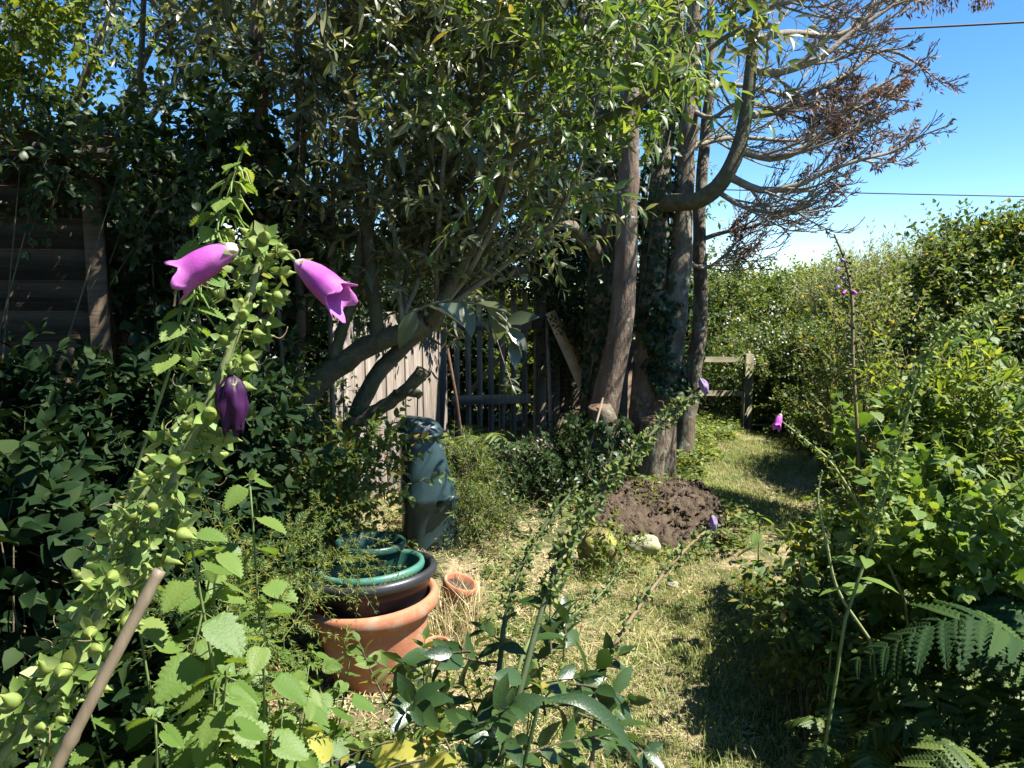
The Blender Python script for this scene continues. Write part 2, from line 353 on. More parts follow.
MT['dkgreen']=solid('dark green plastic',[(.3,(.012,.045,.036)),(.7,(.022,.07,.055))],8,.35,.1,60,spec=.5,dist=.003,second=(11,.62,.72,(.2,.2,.14)))
MT['binplastic']=solid('teal bin plastic',[(.3,(.012,.03,.033)),(.7,(.022,.052,.055))],6,.45,.15,25,spec=.55,dist=.006,second=(9,.66,.78,(.16,.19,.18)))
MT['bluepot']=solid('blue glaze',[(.3,(.02,.045,.11)),(.7,(.05,.08,.17))],8,.25,.1,spec=.6)
MT['cream']=solid('cream glaze',[(.3,(.22,.19,.14)),(.7,(.36,.32,.25))],12,.4,.15)
MT['compost']=solid('potting compost',[(.3,(.03,.02,.014)),(.7,(.09,.065,.045))],40,.95,1.0,60,dist=.02)
MT['soil']=solid('dug soil',[(.25,(.055,.038,.025)),(.55,(.1,.072,.048)),(.8,(.16,.12,.08))],14,.95,1.0,30,dist=.04)
MT['stone']=solid('pale stone',[(.3,(.2,.19,.13)),(.7,(.32,.3,.22))],9,.9,.7,25,dist=.01,second=(7,.5,.65,(.3,.32,.1)))
MT['moss']=solid('mossy log',[(.3,(.1,.085,.04)),(.7,(.22,.2,.07))],9,.9,.8,25,dist=.012,second=(6,.45,.6,(.25,.27,.05)))
MT['iron']=solid('rusty iron',[(.3,(.05,.03,.02)),(.7,(.13,.07,.045))],20,.75,.3,metal=.3)
MT['wire']=solid('black cable',[(.3,(.015,.015,.018)),(.7,(.02,.02,.022))],5,.6,0)
MT['felt']=solid('roofing felt',[(.3,(.035,.035,.032)),(.7,(.07,.07,.062))],20,.95,.4,60,dist=.004)
def petal_mat(name, base, tip, throat, trans=.3):
    m,nt=new_mat(name); l=nt.links
    at=N(nt,'ShaderNodeAttribute',attribute_name='along'); r=ramp(nt,[(0,throat),(.18,base),(.65,tip),(1,base)]); l.new(at.outputs['Fac'],r.inputs[0])
    nz=noise(nt,90,3,mapping=(1,1,.25)); r2=ramp(nt,[(.35,(.75,.7,.8)),(.7,(1.15,1.2,1.1))]); l.new(nz.outputs[0],r2.inputs[0])
    mx=N(nt,'ShaderNodeMix',data_type='RGBA',blend_type='MULTIPLY'); mx.inputs[0].default_value=1; l.new(r.outputs[0],mx.inputs[6]); l.new(r2.outputs[0],mx.inputs[7])
    b=N(nt,'ShaderNodeBsdfPrincipled'); b.inputs['Roughness'].default_value=.5; b.inputs['Specular IOR Level'].default_value=.2; l.new(mx.outputs[2],b.inputs['Base Color'])
    t=N(nt,'ShaderNodeBsdfTranslucent'); l.new(mx.outputs[2],t.inputs[0])
    ms=N(nt,'ShaderNodeMixShader'); ms.inputs[0].default_value=trans; l.new(b.outputs[0],ms.inputs[1]); l.new(t.outputs[0],ms.inputs[2])
    o=N(nt,'ShaderNodeOutputMaterial'); l.new(ms.outputs[0],o.inputs[0]); return m
MT['petal']=petal_mat('foxglove petal',(.62,.2,.57),(.52,.09,.47),(.88,.78,.84))  # pale throat stop: pale petal plus a sun highlight put into the colour
MT['petal_wilt']=petal_mat('withered petal',(.03,.006,.036),(.05,.01,.055),(.03,.01,.03),.08)
MT['petal_pale']=petal_mat('faded lilac petal',(.3,.2,.42),(.36,.27,.45),(.3,.25,.3),.25)

# ground material: litter, soil, straw and moss patches by world position
def ground_mat():
    m,nt=new_mat('garden ground'); l=nt.links
    a=noise(nt,1.6,6,.65); r1=ramp(nt,[(.35,(.13,.10,.06)),(.5,(.24,.20,.11)),(.62,(.34,.28,.17))]); l.new(a.outputs[0],r1.inputs[0])
    b_=noise(nt,28,8,.75); r2=ramp(nt,[(.3,(.45,.4,.35)),(.55,(1.,1.,1.)),(.75,(1.5,1.45,1.3))]); l.new(b_.outputs[0],r2.inputs[0])
    mx=N(nt,'ShaderNodeMix',data_type='RGBA',blend_type='MULTIPLY'); mx.inputs[0].default_value=1; l.new(r1.outputs[0],mx.inputs[6]); l.new(r2.outputs[0],mx.inputs[7])
    c=noise(nt,2.7,5,.7); r3=ramp(nt,[(.42,(0,0,0)),(.54,(1,1,1))]); l.new(c.outputs[0],r3.inputs[0])
    m2=N(nt,'ShaderNodeMix',data_type='RGBA'); l.new(r3.outputs[0],m2.inputs[0]); l.new(mx.outputs[2],m2.inputs[6]); m2.inputs[7].default_value=(.07,.085,.03,1)
    bs=N(nt,'ShaderNodeBsdfPrincipled'); bs.inputs['Roughness'].default_value=.95; bs.inputs['Specular IOR Level'].default_value=.15
    l.new(m2.outputs[2],bs.inputs['Base Color'])
    bp=N(nt,'ShaderNodeBump'); bp.inputs['Strength'].default_value=.9; bp.inputs['Distance'].default_value=.02; l.new(b_.outputs[0],bp.inputs['Height']); l.new(bp.outputs[0],bs.inputs['Normal'])
    o=N(nt,'ShaderNodeOutputMaterial'); l.new(bs.outputs[0],o.inputs[0]); return m
MT['ground']=ground_mat()

# ================================================================ CAMERA, LIGHT, WORLD
sc=bpy.context.scene
cam=bpy.data.cameras.new('camera'); co=bpy.data.objects.new('camera',cam); C.objects.link(co); sc.camera=co
co.location=(0,0,CZ); co.rotation_euler=(RD(90)-PITCH,0,0); cam.sensor_width=36; cam.lens=36*F_PX/1024; cam.clip_start=.02; cam.clip_end=2000
SUN=norm(np.array([.96,-.22,0])); EL=RD(57); SUN=np.array([SUN[0]*math.cos(EL),SUN[1]*math.cos(EL),math.sin(EL)])
sl=bpy.data.lights.new('sun','SUN'); so=bpy.data.objects.new('sun',sl); C.objects.link(so); sl.energy=5.0; sl.angle=RD(.5); sl.color=(1,.95,.87)
from mathutils import Vector
so.rotation_euler=Vector(SUN).to_track_quat('Z','Y').to_euler(); so.location=(5,2,8)
w=bpy.data.worlds.new('World'); sc.world=w; w.use_nodes=True; nt=w.node_tree; bg=nt.nodes['Background']
sky=nt.nodes.new('ShaderNodeTexSky'); sky.sky_type='NISHITA'; sky.sun_disc=False; sky.sun_elevation=EL; sky.sun_rotation=math.atan2(SUN[0],SUN[1])
sky.altitude=0; sky.air_density=.75; sky.dust_density=.0; sky.ozone_density=3.0
hs=nt.nodes.new('ShaderNodeHueSaturation'); hs.inputs['Saturation'].default_value=1.25; nt.links.new(sky.outputs[0],hs.inputs['Color']); nt.links.new(hs.outputs[0],bg.inputs[0]); bg.inputs[1].default_value=.078
sc.view_settings.view_transform='Standard'; sc.view_settings.look='None'; sc.view_settings.exposure=1.68; sc.view_settings.gamma=1
sc.render.engine='CYCLES'; cy=sc.cycles; cy.max_bounces=7; cy.diffuse_bounces=3; cy.glossy_bounces=2; cy.transmission_bounces=4; cy.transparent_max_bounces=6
cy.use_denoising=True; cy.sample_clamp_indirect=4; cy.caustics_reflective=False; cy.caustics_refractive=False
sc.render.use_persistent_data=False

# ================================================================ GROUND
g=Geo()
xs=np.concatenate([[-400,-120,-40,-15,-8],np.linspace(-5,6,150),[9,15,40,120,400]]); ys=np.concatenate([[-400,-100,-20,-5],np.linspace(-1,12,170),[16,25,60,150,400]])
X,Y=np.meshgrid(xs,ys,indexing='ij'); Z=gz(X,Y); Z+=.006*rng.normal(size=Z.shape)*(np.abs(X)<7)*(np.abs(Y)<13)
v=np.stack([X,Y,Z],-1).reshape(-1,3); nx,ny=len(xs),len(ys); i=np.arange(nx-1)[:,None]*ny; j=np.arange(ny-1)[None]
f=np.stack([i+j,i+ny+j,i+ny+j+1,i+j+1],-1).reshape(-1); g.add(v,f,[4]*((nx-1)*(ny-1)))
tag(g.build('ground',MT['ground']),kind='structure')
# dug soil mound below the tree: a clod-covered sheet 
g=Geo(); a=np.linspace(-1,1,60); U,Vv=np.meshgrid(a,a,indexing='ij'); sx,sy=.48,.58
X=.98+U*sx*np.sqrt(1-Vv**2/2)*(1+.12*np.sin(7*Vv)); Y=5.15+Vv*sy*np.sqrt(1-U**2/2)*(1+.12*np.sin(5*U+1)); e=np.clip(1-np.maximum(abs(U),abs(Vv)),0,1)
Z=gz(X,Y)-.03+np.minimum(e*.5,.07)+.011*rng.normal(size=X.shape)*np.minimum(e*6,1)+.02*np.sin(9*X+4*Y)*np.minimum(e*3,1)
v=np.stack([X,Y,Z],-1).reshape(-1,3); i=np.arange(59)[:,None]*60; j=np.arange(59)[None]
g.add(v,np.stack([i+j,i+60+j,i+61+j,i+j+1],-1).reshape(-1),[4]*(59*59))
for k in range(420):
    u=rng.uniform(-1,1,2)*.95; x=.98+u[0]*sx; y=5.15+u[1]*sy; r=.008+.02*rng.random()**2
    th=rvec(8)*r*rng.uniform(.7,1.1,(8,1)); 
    box(g,(x,y,float(gz(x,y))+.045+.3*r),(r,r*.8,r*.6),rotz(rng.uniform(0,3))@rotx(rng.uniform(0,3)),0,r*.3)
tag(g.build('dug_soil',MT['soil'],at=(.98,5.15,0)),'bare brown dug soil mound at the foot of the tree','soil',kind='stuff')

def on_path(x,y):
    # centre line of the mown path in world units
    c=np.interp(y,[1.5,2.5,3.4,4.2,5.2,6.5,8],[.25,.5,.74,1.1,1.68,2.2,2.9]); wd=np.interp(y,[1.5,3.4,5,8],[.62,.62,.62,.6])
    return (np.abs(x-c)/wd)
def blades(g,n,xr,yr,h,w,cond,lean=.6,mi=0,lay=0.0):
    x=rng.uniform(*xr,n); y=rng.uniform(*yr,n); m=cond(x,y); x=x[m]; y=y[m]; n=len(x); z=gz(x,y)
    hh=h*rng.uniform(.5,1.3,n); a=rng.uniform(0,6.28,n); d=np.stack([np.cos(a),np.sin(a),np.zeros(n)],-1); s=np.stack([-np.sin(a),np.cos(a),np.zeros(n)],-1)*(w*rng.uniform(.6,1.3,n))[:,None]
    b=np.stack([x,y,z],-1); up=np.array([0,0,1.]); ln=lean*rng.uniform(.1,1.3,n)[:,None]
    m1=b+hh[:,None]*(.5*up*(1-lay)+.25*ln*d); t=b+hh[:,None]*(up*(.85-lay*.8)+ln*d)
    v=np.stack([b-s,b+s,m1+s*.8,m1-s*.8,t],1).reshape(-1,3); o=(np.arange(n)*5)[:,None]
    f=np.concatenate([o+np.array([0,1,2,3]),o+np.array([3,2,4])],1).reshape(-1); g.add(v,f,np.tile([4,3],n),mi)
def patch(x,y,s=2.1,o=0): return np.sin(x*s+o+1.5*np.sin(y*s*.8+o))+np.sin(y*s*1.3+1.2*np.sin(x*s*1.1+2+o))
g=Geo()
blades(g,190000,(-.6,3.4),(1.6,8.5),.04,.0021,lambda x,y:(on_path(x,y)+.25*rng.normal(size=x.shape)<1)&(patch(x,y)+.9*rng.normal(size=x.shape)>-.6),.9)
blades(g,22000,(-.4,3),(1.6,6),.06,.0022,lambda x,y:(on_path(x,y)<1.25)&(patch(x,y,2.6,1)+.4*rng.normal(size=x.shape)>.9),.7)
blades(g,9000,(-.2,3),(1.6,6),.09,.0026,lambda x,y:(np.abs(on_path(x,y)-1.1)<.22),.6)
tag(g.build('grass',MT['grass']),'patchy short mown green grass along the sunny path','grass',kind='stuff')
g=Geo()
blades(g,40000,(-1.1,3.6),(1.6,8.5),.045,.0016,lambda x,y:(on_path(x,y)+.3*rng.normal(size=x.shape)<1.7)&(patch(x,y)+1.0*rng.normal(size=x.shape)<.8),2.2,lay=.75)
blades(g,3500,(-1.1,-.15),(3.2,4.6),.2,.0022,lambda x,y:patch(x,y,3,1)>-.4,.9)
blades(g,9000,(-1.3,1.5),(2.2,6),.11,.0022,lambda x,y:x<np.interp(y,[2,6],[.4,1.3]),1.6,lay=.8)
tag(g.build('dry_grass',MT['straw']),'dry straw coloured cut grass lying on the path and beside the pots','dry grass',kind='stuff')

# ================================================================ BUILT THINGS
def gp(px,py,z=0):
    q=G(px,py); return q
# --- dark shed on the left: overlapping boards, corner post, felt roof
base=P(100,300,3.3); sx=base[0]; sy=base[1]
t=thing('garden_shed','dark brown shed of overlapping horizontal boards in the shade at the left edge','shed',(sx,sy,0))
U=norm(np.array([-1,-.32,0])); Nn=np.array([U[1],-U[0],0])*1.0
if Nn[1]>0: Nn=-Nn
for k in range(16):
    g=Geo(); z=.1+k*.128
    a=np.array([sx,sy,z])+U*.03; R=np.stack([U,-Nn,[0,0,1]],1)@rotx(RD(-5))
    box(g,a+U*1.1+np.array([0,0,.07]),(1.1,.008,.074),R,0,.003); g.build('board',MT['shedwood'],t)
g=Geo(); box(g,(sx,sy,1.1),(.04,.04,1.1),np.stack([U,-Nn,[0,0,1]],1),0,.004); g.build('corner_post',MT['shedwood'],t)
g=Geo(); bar(g,np.array([sx,sy,2.17])-U*.12+Nn*.05,np.array([sx,sy,2.26])+U*2.3+Nn*.05,.03,.11,up=(0,0,1)); g.build('fascia',MT['shedwood'],t)
g=Geo(); R=np.stack([U,-Nn,[0,0,1]],1); box(g,np.array([sx,sy,2.36])+U*1.1-Nn*.9,(1.25,1.0,.012),R@rotx(RD(9))@roty(RD(-2)),0,.003); g.build('roof',MT['felt'],t)
g=Geo(); box(g,np.array([sx,sy,1.02])-Nn*1.7+U*.03,(.02,.02,1.0),R,0,.004); box(g,np.array([sx,sy,1.0])-Nn*.85+U*.02,(.008,.82,.98),R,0,.003); g.build('side_wall',MT['shedwood'],t)
# --- pale boarded outbuilding seen behind
bx=P(150,260,5.2); t=thing('outbuilding','pale blue grey boarded outbuilding glimpsed between dark leaves right of the shed','outbuilding',(bx[0]-.2,bx[1],0))
for k in range(15):
    g=Geo(); box(g,(bx[0]-.6,bx[1],.1+k*.15),(1.0,.009,.078),rotx(RD(5)),0,.003); g.build('board',MT['palewall'],t)
g=Geo(); box(g,(bx[0]-.6,bx[1]+.8,1.12),(.98,.75,1.12),None,0,.01); g.build('wall',MT['palewall'],t)
g=Geo(); box(g,(bx[0]-.6,bx[1]+.7,2.36),(1.12,1.0,.03),rotx(RD(4)),0,.01); g.build('roof',MT['felt'],t)
# --- silvery board fence running back to the gate
A=P(330,400,5.3); B=P(446,400,6.75); A[2]=B[2]=0; D=B-A; Lf=np.linalg.norm(D); X=D/Lf; Nf=np.array([X[1],-X[0],0])
t=thing('board_fence','silvery vertical board fence with dappled sun running back to the gate','fence',A)
nb=int(Lf/.125); R=np.stack([X,-Nf,[0,0,1]],1)
for k in range(nb):
    g=Geo(); h=1.38+rng.uniform(-.02,.02)
    box(g,A+X*(k+.5)*Lf/nb+np.array([0,0,h/2+.04])+Nf*(.006*(k%2)),(Lf/nb/2-.004,.009,h/2),R@roty(rng.normal(0,.008)),0,.002); g.build('board',MT['fencewood'],t)
for z in (.35,1.15):
    g=Geo(); bar(g,A-Nf*.03+np.array([0,0,z]),B-Nf*.03+np.array([0,0,z]),.04,.07); g.build('rail',MT['gatewood'],t)
# --- picket gate in a dark arch
gl_=P(452,470,6.95); gr_=P(530,470,7.1); gl_[2]=gr_[2]=0
t=thing('picket_gate','weathered picket gate with a diagonal brace in the shaded gap behind the shrub','gate',gl_)
D=gr_-gl_; W=np.linalg.norm(D); X=D/W; Nf=np.array([X[1],-X[0],0]); R=np.stack([X,-Nf,[0,0,1]],1)
npk=7
for k in range(npk):
    g=Geo(); u=(k+.5)/npk; h=1.42+.12*math.sin(math.pi*u); c=gl_+X*W*u
    box(g,c+np.array([0,0,.12+h/2]),(.024,.009,h/2),R,0,.002)
    g.build('picket',MT['gatewood'],t)
for z in (.62,1.28):
    g=Geo(); bar(g,gl_+Nf*.028+np.array([0,0,z]),gr_+Nf*.028+np.array([0,0,z]),.035,.085); g.build('rail',MT['gatewood'],t)
g=Geo(); bar(g,gl_-Nf*.029+np.array([0,0,.55])+X*.05,gr_-Nf*.029+np.array([0,0,1.23])-X*.05,.03,.07,up=-Nf); g.build('brace',MT['gatewood'],t)
t=thing('gate_frame','dark timber posts with an ivy covered crossbeam framing the picket gate','gate frame',gl_-X*.08)
for q in (gl_-X*.09,gr_+X*.09):
    g=Geo(); box(g,q+np.array([0,0,.85]),(.05,.05,.85),R,0,.006); g.build('post',MT['gatewood'],t)
g=Geo(); bar(g,gl_-X*.5+np.array([0,0,1.76])+Nf*.1,gr_+X*.4+np.array([0,0,1.74])+Nf*.1,.08,.1); g.build('crossbeam',MT['gatewood'],t)
# dark boards to the right of the gate
t=thing('dark_panel_fence','dark upright board fence in deep shade between the gate and the tree','fence',gr_+X*.2)
for k in range(11):
    g=Geo(); c=gr_+X*(.22+.11*k)-Nf*.03*(k%2); h=1.55+rng.uniform(-.1,.06); box(g,c+np.array([0,0,h/2]),(.05,.01,h/2),R@roty(rng.normal(0,.015)),0,.002); g.build('board',MT['shedwood'],t)
g=Geo(); bar(g,gr_+X*.18-Nf*.06+np.array([0,0,1.2]),gr_+X*1.45-Nf*.06+np.array([0,0,1.2]),.04,.08); g.build('rail',MT['shedwood'],t)
# leaning plank, poles
def onground(px,py): q=G(px,py); q[2]=float(gz(q[0],q[1])); return q
a=P(595,412,6.55); b=P(550,312,6.6)
t=Geo(); dd=norm(a-b); a2=a+dd*(a[2]/max(.1,-dd[2]))*.98; bar(t,b,a2,.09,.022,up=(0,-1,.2)); tag(t.build('plank',MT['plankwood'],at=tuple(a2)),'bleached plank leaning against the dark boards left of the tree trunks','plank')
a=P(583,330,6.75); b=P(566,318,6.85); t=Geo(); a=P(604,440,6.6); bar(t,b,a,.06,.02,up=(0,-1,.2)); tag(t.build('plank',MT['gatewood'],at=tuple(a)),'narrow grey plank leaning behind the bleached plank','plank')
t=Geo(); tube(t,[P(547,318,6.75),P(551,436,6.6),P(551,470,6.6),P(551,470,6.6)*[1,1,0]],[.016,.018],8,.1); tag(t.build('wooden_pole',MT['gatewood'],at=tuple(P(551,470,6.6)*[1,1,0])),'thin upright wooden pole propped against the dark board fence','pole')
t=Geo(); tube(t,[P(603,398,5.75),P(592,440,5.6),onground(574,505)],[.008,.009],7,.05); tag(t.build('garden_cane',MT['straw'] if 0 else MT['cane'],at=tuple(onground(574,505))),'long thin cane leaning on the base of the reddish trunk','cane')
t=Geo(); tube(t,[P(447,345,6.2),P(457,400,6.2),P(465,462,6.2),P(468,478,6.2)*[1,1,0]],[.011,.011],7,.05); tag(t.build('iron_rod',MT['iron'],at=tuple(P(468,478,6.2)*[1,1,0])),'rusty iron rod leaning beside the silvery fence end','rod')
# --- low rail fence on the right
pb=P(745,450,8.3); pb[2]=.05
t=thing('rail_fence','low greenish three rail fence at the far end of the path, ending in a post','fence',pb)
g=Geo(); box(g,(pb[0],pb[1],.46),(.045,.045,.46),rotz(.1),0,.005); g.build('post',MT['railwood'],t)
for (zl,zr) in ((.87,.86),(.52,.50),(.2,.17)):
    g=Geo(); bar(g,(pb[0]-1.9,pb[1]-.02,zl),(pb[0]-.04,pb[1]-.02,zr),.03,.055); g.build('rail',MT['railwood'],t)
g=Geo(); box(g,(pb[0]-1.95,pb[1],.46),(.045,.045,.46),rotz(.05),0,.005); g.build('post',MT['railwood'],t)
g=Geo(); tube(g,[(pb[0]+.04,pb[1]-.06,.17),(pb[0]+.35,pb[1]-.08,.17)],[.008,.008],6); tag(g.build('stick',MT['cane'],at=(pb[0]+.2,pb[1]-.07,.17)),'short pale stick lying against the foot of the rail fence post','stick')

# --- pots
PSC=1.12; pc=G(378,676); pc[1]+=.02; pcx,pcy=pc[0],pc[1]
TI=(rotx(RD(0))@roty(RD(-4)))*1.1
def pot_mesh(prof,M,off,name,mat,parent,seg=48,wob=.006): 
    g=Geo(); lathe(g,prof,seg,M,off,0,wob); return g.build(name,mat,parent)
t=thing('terracotta_pot','large terracotta pot with a rolled rim, holding the stacked bowls','plant pot',(pcx,pcy,0))
pot_mesh([(0,.0),(.165,.0),(.17,.01),(.205,.21),(.214,.245),(.237,.25),(.247,.262),(.251,.28),(.25,.30),(.24,.315),(.228,.312),(.215,.295),(.198,.24),(.16,.03),(0,.03)],TI,(pcx,pcy,.01),'body',MT['terra'],t)
def tp(z,dx=0,dy=0): return np.array([pcx,pcy,.01])+TI@np.array([dx,dy,z])
T2=(rotx(RD(-3))@roty(RD(-4)))*1.08
t=thing('black_bowl','wide black plastic bowl sitting in the large terracotta pot','bowl',tp(.26))
pot_mesh([(0,0),(.12,0),(.15,.02),(.2,.08),(.218,.125),(.222,.128),(.228,.155),(.245,.16),(.251,.17),(.252,.185),(.245,.197),(.234,.198),(.224,.185),(.19,.09),(.14,.03),(0,.03)],T2,tp(.215,.005,0),'body',MT['black'],t)
t=thing('green_bowl','pale green plastic bowl nested in the black bowl','bowl',tp(.31))
pot_mesh([(0,0),(.11,0),(.14,.02),(.18,.09),(.186,.13),(.198,.135),(.203,.15),(.2,.165),(.188,.168),(.18,.155),(.17,.09),(.13,.025),(0,.025)],T2,tp(.262,.008,0),'body',MT['green'],t)
T3=(rotx(RD(-3))@roty(RD(1)))*1.05
t=thing('green_pot','small dark green pot with compost standing on top of the stacked bowls','plant pot',tp(.34))
pot_mesh([(0,0),(.088,0),(.094,.01),(.115,.11),(.122,.14),(.132,.142),(.137,.152),(.137,.168),(.131,.174),(.122,.17),(.112,.12),(.1,.05)],T3,tp(.35,.0,0),'body',MT['dkgreen'],t)
g=Geo(); lathe(g,[(0,.118),(.04,.122),(.08,.117),(.112,.112)],24,T3,tp(.35),0,.03); g.build('compost',MT['compost'],t)
c2=G(437,668)
t=thing('small_terracotta_pot','small terracotta pot full of compost to the right of the large pot','plant pot',(c2[0],c2[1],0))
pot_mesh([(0,0),(.036,0),(.038,.005),(.047,.08),(.055,.082),(.058,.09),(.058,.112),(.053,.116),(.048,.11),(.042,.07)],rotx(.06),(c2[0],c2[1],.005),'body',MT['terra_old'],t,28)
g=Geo(); lathe(g,[(0,.1),(.03,.102),(.049,.096)],16,rotx(.06),(c2[0],c2[1],.005),0,.05); g.build('compost',MT['compost'],t)
g=Geo()
for k in range(7): 
    q=np.array([c2[0],c2[1],.1])+.03*rvec(1)[0]; tube(g,[q,q+.04*norm(rvec(1)[0]+[0,0,.5])],[.003,.002],4)
g.build('twig_scraps',MT['stem_brown'],t)
c3=G(452,612); T4=(rotx(.12)@roty(.32))*.85
t=thing('mossy_terracotta_pot','tilted terracotta pot of dry grass behind the small pot','plant pot',(c3[0],c3[1],0))
pot_mesh([(0,0),(.06,0),(.064,.01),(.085,.13),(.098,.133),(.103,.15),(.102,.18),(.094,.186),(.085,.175),(.072,.1)],T4,(c3[0],c3[1],.02),'body',MT['terra_old'],t,32)
g=Geo(); lathe(g,[(0,.155),(.05,.158),(.085,.15)],20,T4,(c3[0],c3[1],.02),0,.04); g.build('compost',MT['compost'],t)
c4=G(416,700); T5=(roty(.38)@rotx(-.25))*.78
t=thing('glazed_pot','blue glazed pot with a cream rim tilted against the large terracotta pot','plant pot',(c4[0],c4[1],0))
pot_mesh([(0,0),(.055,0),(.075,.03),(.085,.08),(.084,.12)],T5,(c4[0]-.02,c4[1]+.05,.01),'body',MT['bluepot'],t,32)
g=Geo(); lathe(g,[(.084,.12),(.09,.122),(.093,.135),(.088,.146),(.08,.144),(.075,.1),(0,.05)],32,T5,(c4[0]-.02,c4[1]+.05,.01)); g.build('rim',MT['cream'],t)
c5=G(335,800)
t=thing('black_pot','round black pot at the bottom edge among the yellowing leaves','plant pot',(c5[0],c5[1],0))
pot_mesh([(0,0),(.07,0),(.09,.12),(.098,.122),(.1,.14),(.093,.142),(.085,.1),(.06,.06),(0,.06)],None,(c5[0],c5[1],.0),'body',MT['black'],t,32)
c6=G(252,712); t=thing('broken_terracotta_pot','terracotta pot lying tipped over under the nettles','plant pot',(c6[0],c6[1],0))
pot_mesh([(0,0),(.05,0),(.07,.1),(.08,.102),(.083,.13),(.078,.132),(.068,.1),(.045,.02),(0,.02)],rotx(1.2)@roty(.3),(c6[0],c6[1]+.1,.075),'body',MT['terra_old'],t,28)

# --- teal plastic bin: tapering body, loose lid, side lug
b=G(424,545); bxx,byy=b[0],b[1]
t=thing('compost_bin','tapering dark teal plastic bin with a loose lid below the pruned limb','bin',(bxx,byy,0))
def sq_lathe(g,prof,M,off,seg=32,p=3.2):
    th=np.arange(seg)*2*math.pi/seg; k=(np.abs(np.cos(th))**p+np.abs(np.sin(th))**p)**(-1/p)
    v=[]
    for (rx,ry,z,ox) in prof: v.append(np.stack([rx*k*np.cos(th)+ox,ry*k*np.sin(th),np.full(seg,z)],-1))
    v=np.concatenate(v)@np.asarray(M).T; n=len(prof); i=np.arange(n-1)[:,None]*seg; j=np.arange(seg)[None]; q=(j+1)%seg
    g.add(v+np.asarray(off),np.stack([i+j,i+q,i+seg+q,i+seg+j],-1).reshape(-1),[4]*((n-1)*seg))
    g.add(v[-seg:]+np.asarray(off),np.arange(seg),[seg]); g.add(v[:seg]+np.asarray(off),np.arange(seg)[::-1],[seg])
Mb=rotz(.25)@roty(-.0)
g=Geo(); sq_lathe(g,[(.18,.17,0,.06),(.182,.17,.06,.055),(.165,.155,.3,.03),(.172,.16,.31,.03),(.168,.155,.33,.03),(.145,.14,.5,.01),(.125,.12,.66,-.01),(.115,.11,.70,-.015)],Mb,(bxx,byy,.0)); g.build('body',MT['binplastic'],t)
g=Geo(); sq_lathe(g,[(.135,.13,0,0),(.145,.14,.015,0),(.14,.135,.04,0),(.11,.105,.075,.0),(.09,.085,.088,-.01),(.05,.05,.092,-.01)],Mb@roty(.16),(bxx-.02,byy,.72)); g.build('lid',MT['binplastic'],t)
g=Geo(); tube(g,spline([(bxx+.11,byy-.12,.3),(bxx+.15,byy-.17,.33),(bxx+.2,byy-.16,.35),(bxx+.22,byy-.1,.33)],8),[.022,.018],8); g.build('handle',MT['binplastic'],t)
g=Geo(); tube(g,spline([(bxx-.13,byy-.12,.68),(bxx-.03,byy-.16,.705),(bxx+.08,byy-.13,.72),(bxx+.11,byy-.05,.72)],9),[.013,.013],8); g.build('rim_bead',MT['binplastic'],t)

# --- stones and logs on the mound
def lump(g,c,r,seed,M=np.eye(3)):
    u=np.linspace(0,math.pi,14); w_=np.linspace(0,2*math.pi,20,endpoint=False); pr=[]
    v=[]
    rs=np.random.default_rng(seed); ph=rs.uniform(0,6,6)
    for a in u:
        for q in w_:
            d=np.array([math.sin(a)*math.cos(q),math.sin(a)*math.sin(q),math.cos(a)]); s=1+.12*math.sin(3*d[0]+ph[0]+2*d[1])+.08*math.sin(6*d[1]+ph[1])+.07*math.sin(7*d[2]+ph[2]+4*d[0])
            v.append(np.sign(d)*np.abs(d)**.8*s*np.array(r))
    v=np.array(v)@np.asarray(M).T+c; i=np.arange(13)[:,None]*20; j=np.arange(20)[None]; k=(j+1)%20
    g.add(v,np.stack([i+j,i+20+j,i+20+k,i+k],-1).reshape(-1),[4]*260)
q=onground(643,556); g=Geo(); lump(g,q+[0,0,.05],(.1,.07,.055),3); tag(g.build('stone',MT['stone'],at=tuple(q)),'pale rounded stone at the edge of the dug soil','stone')
q=onground(600,572); g=Geo(); lump(g,q+[0,.05,.09],(.13,.08,.11),8,rotz(-.4)@roty(.5)); tag(g.build('log',MT['moss'],at=tuple(q)),'short mossy log with a yellow green top left of the pale stone','log')
for k,(px,py,r,lb) in enumerate([(672,588,.03,'small stone on the dry grass just below the pale rounded stone'),(560,640,.025,'small dull stone in the straw left of the path')]):
    q=onground(px,py); g=Geo(); lump(g,q+[0,0,r*.4],(r*1.3,r,r*.7),k+20); tag(g.build('stone',MT['stone'],at=tuple(q)),lb,'stone')
# --- overhead wires
for lb,a,b_,r in (('thick black overhead wire crossing the top right corner of the sky',P(560,42,18),P(1400,-2,20),.028),('thin overhead wire crossing the sky lower down above the hedge',P(380,180,30),P(1500,204,30),.022)):
    g=Geo(); u=np.linspace(0,1,24); pts=a+(b_-a)*u[:,None]; pts[:,2]-=.35*4*u*(1-u)*.3; tube(g,pts,[r,r],6); tag(g.build('overhead_wire',MT['wire'],at=tuple(a)),lb,'wire')

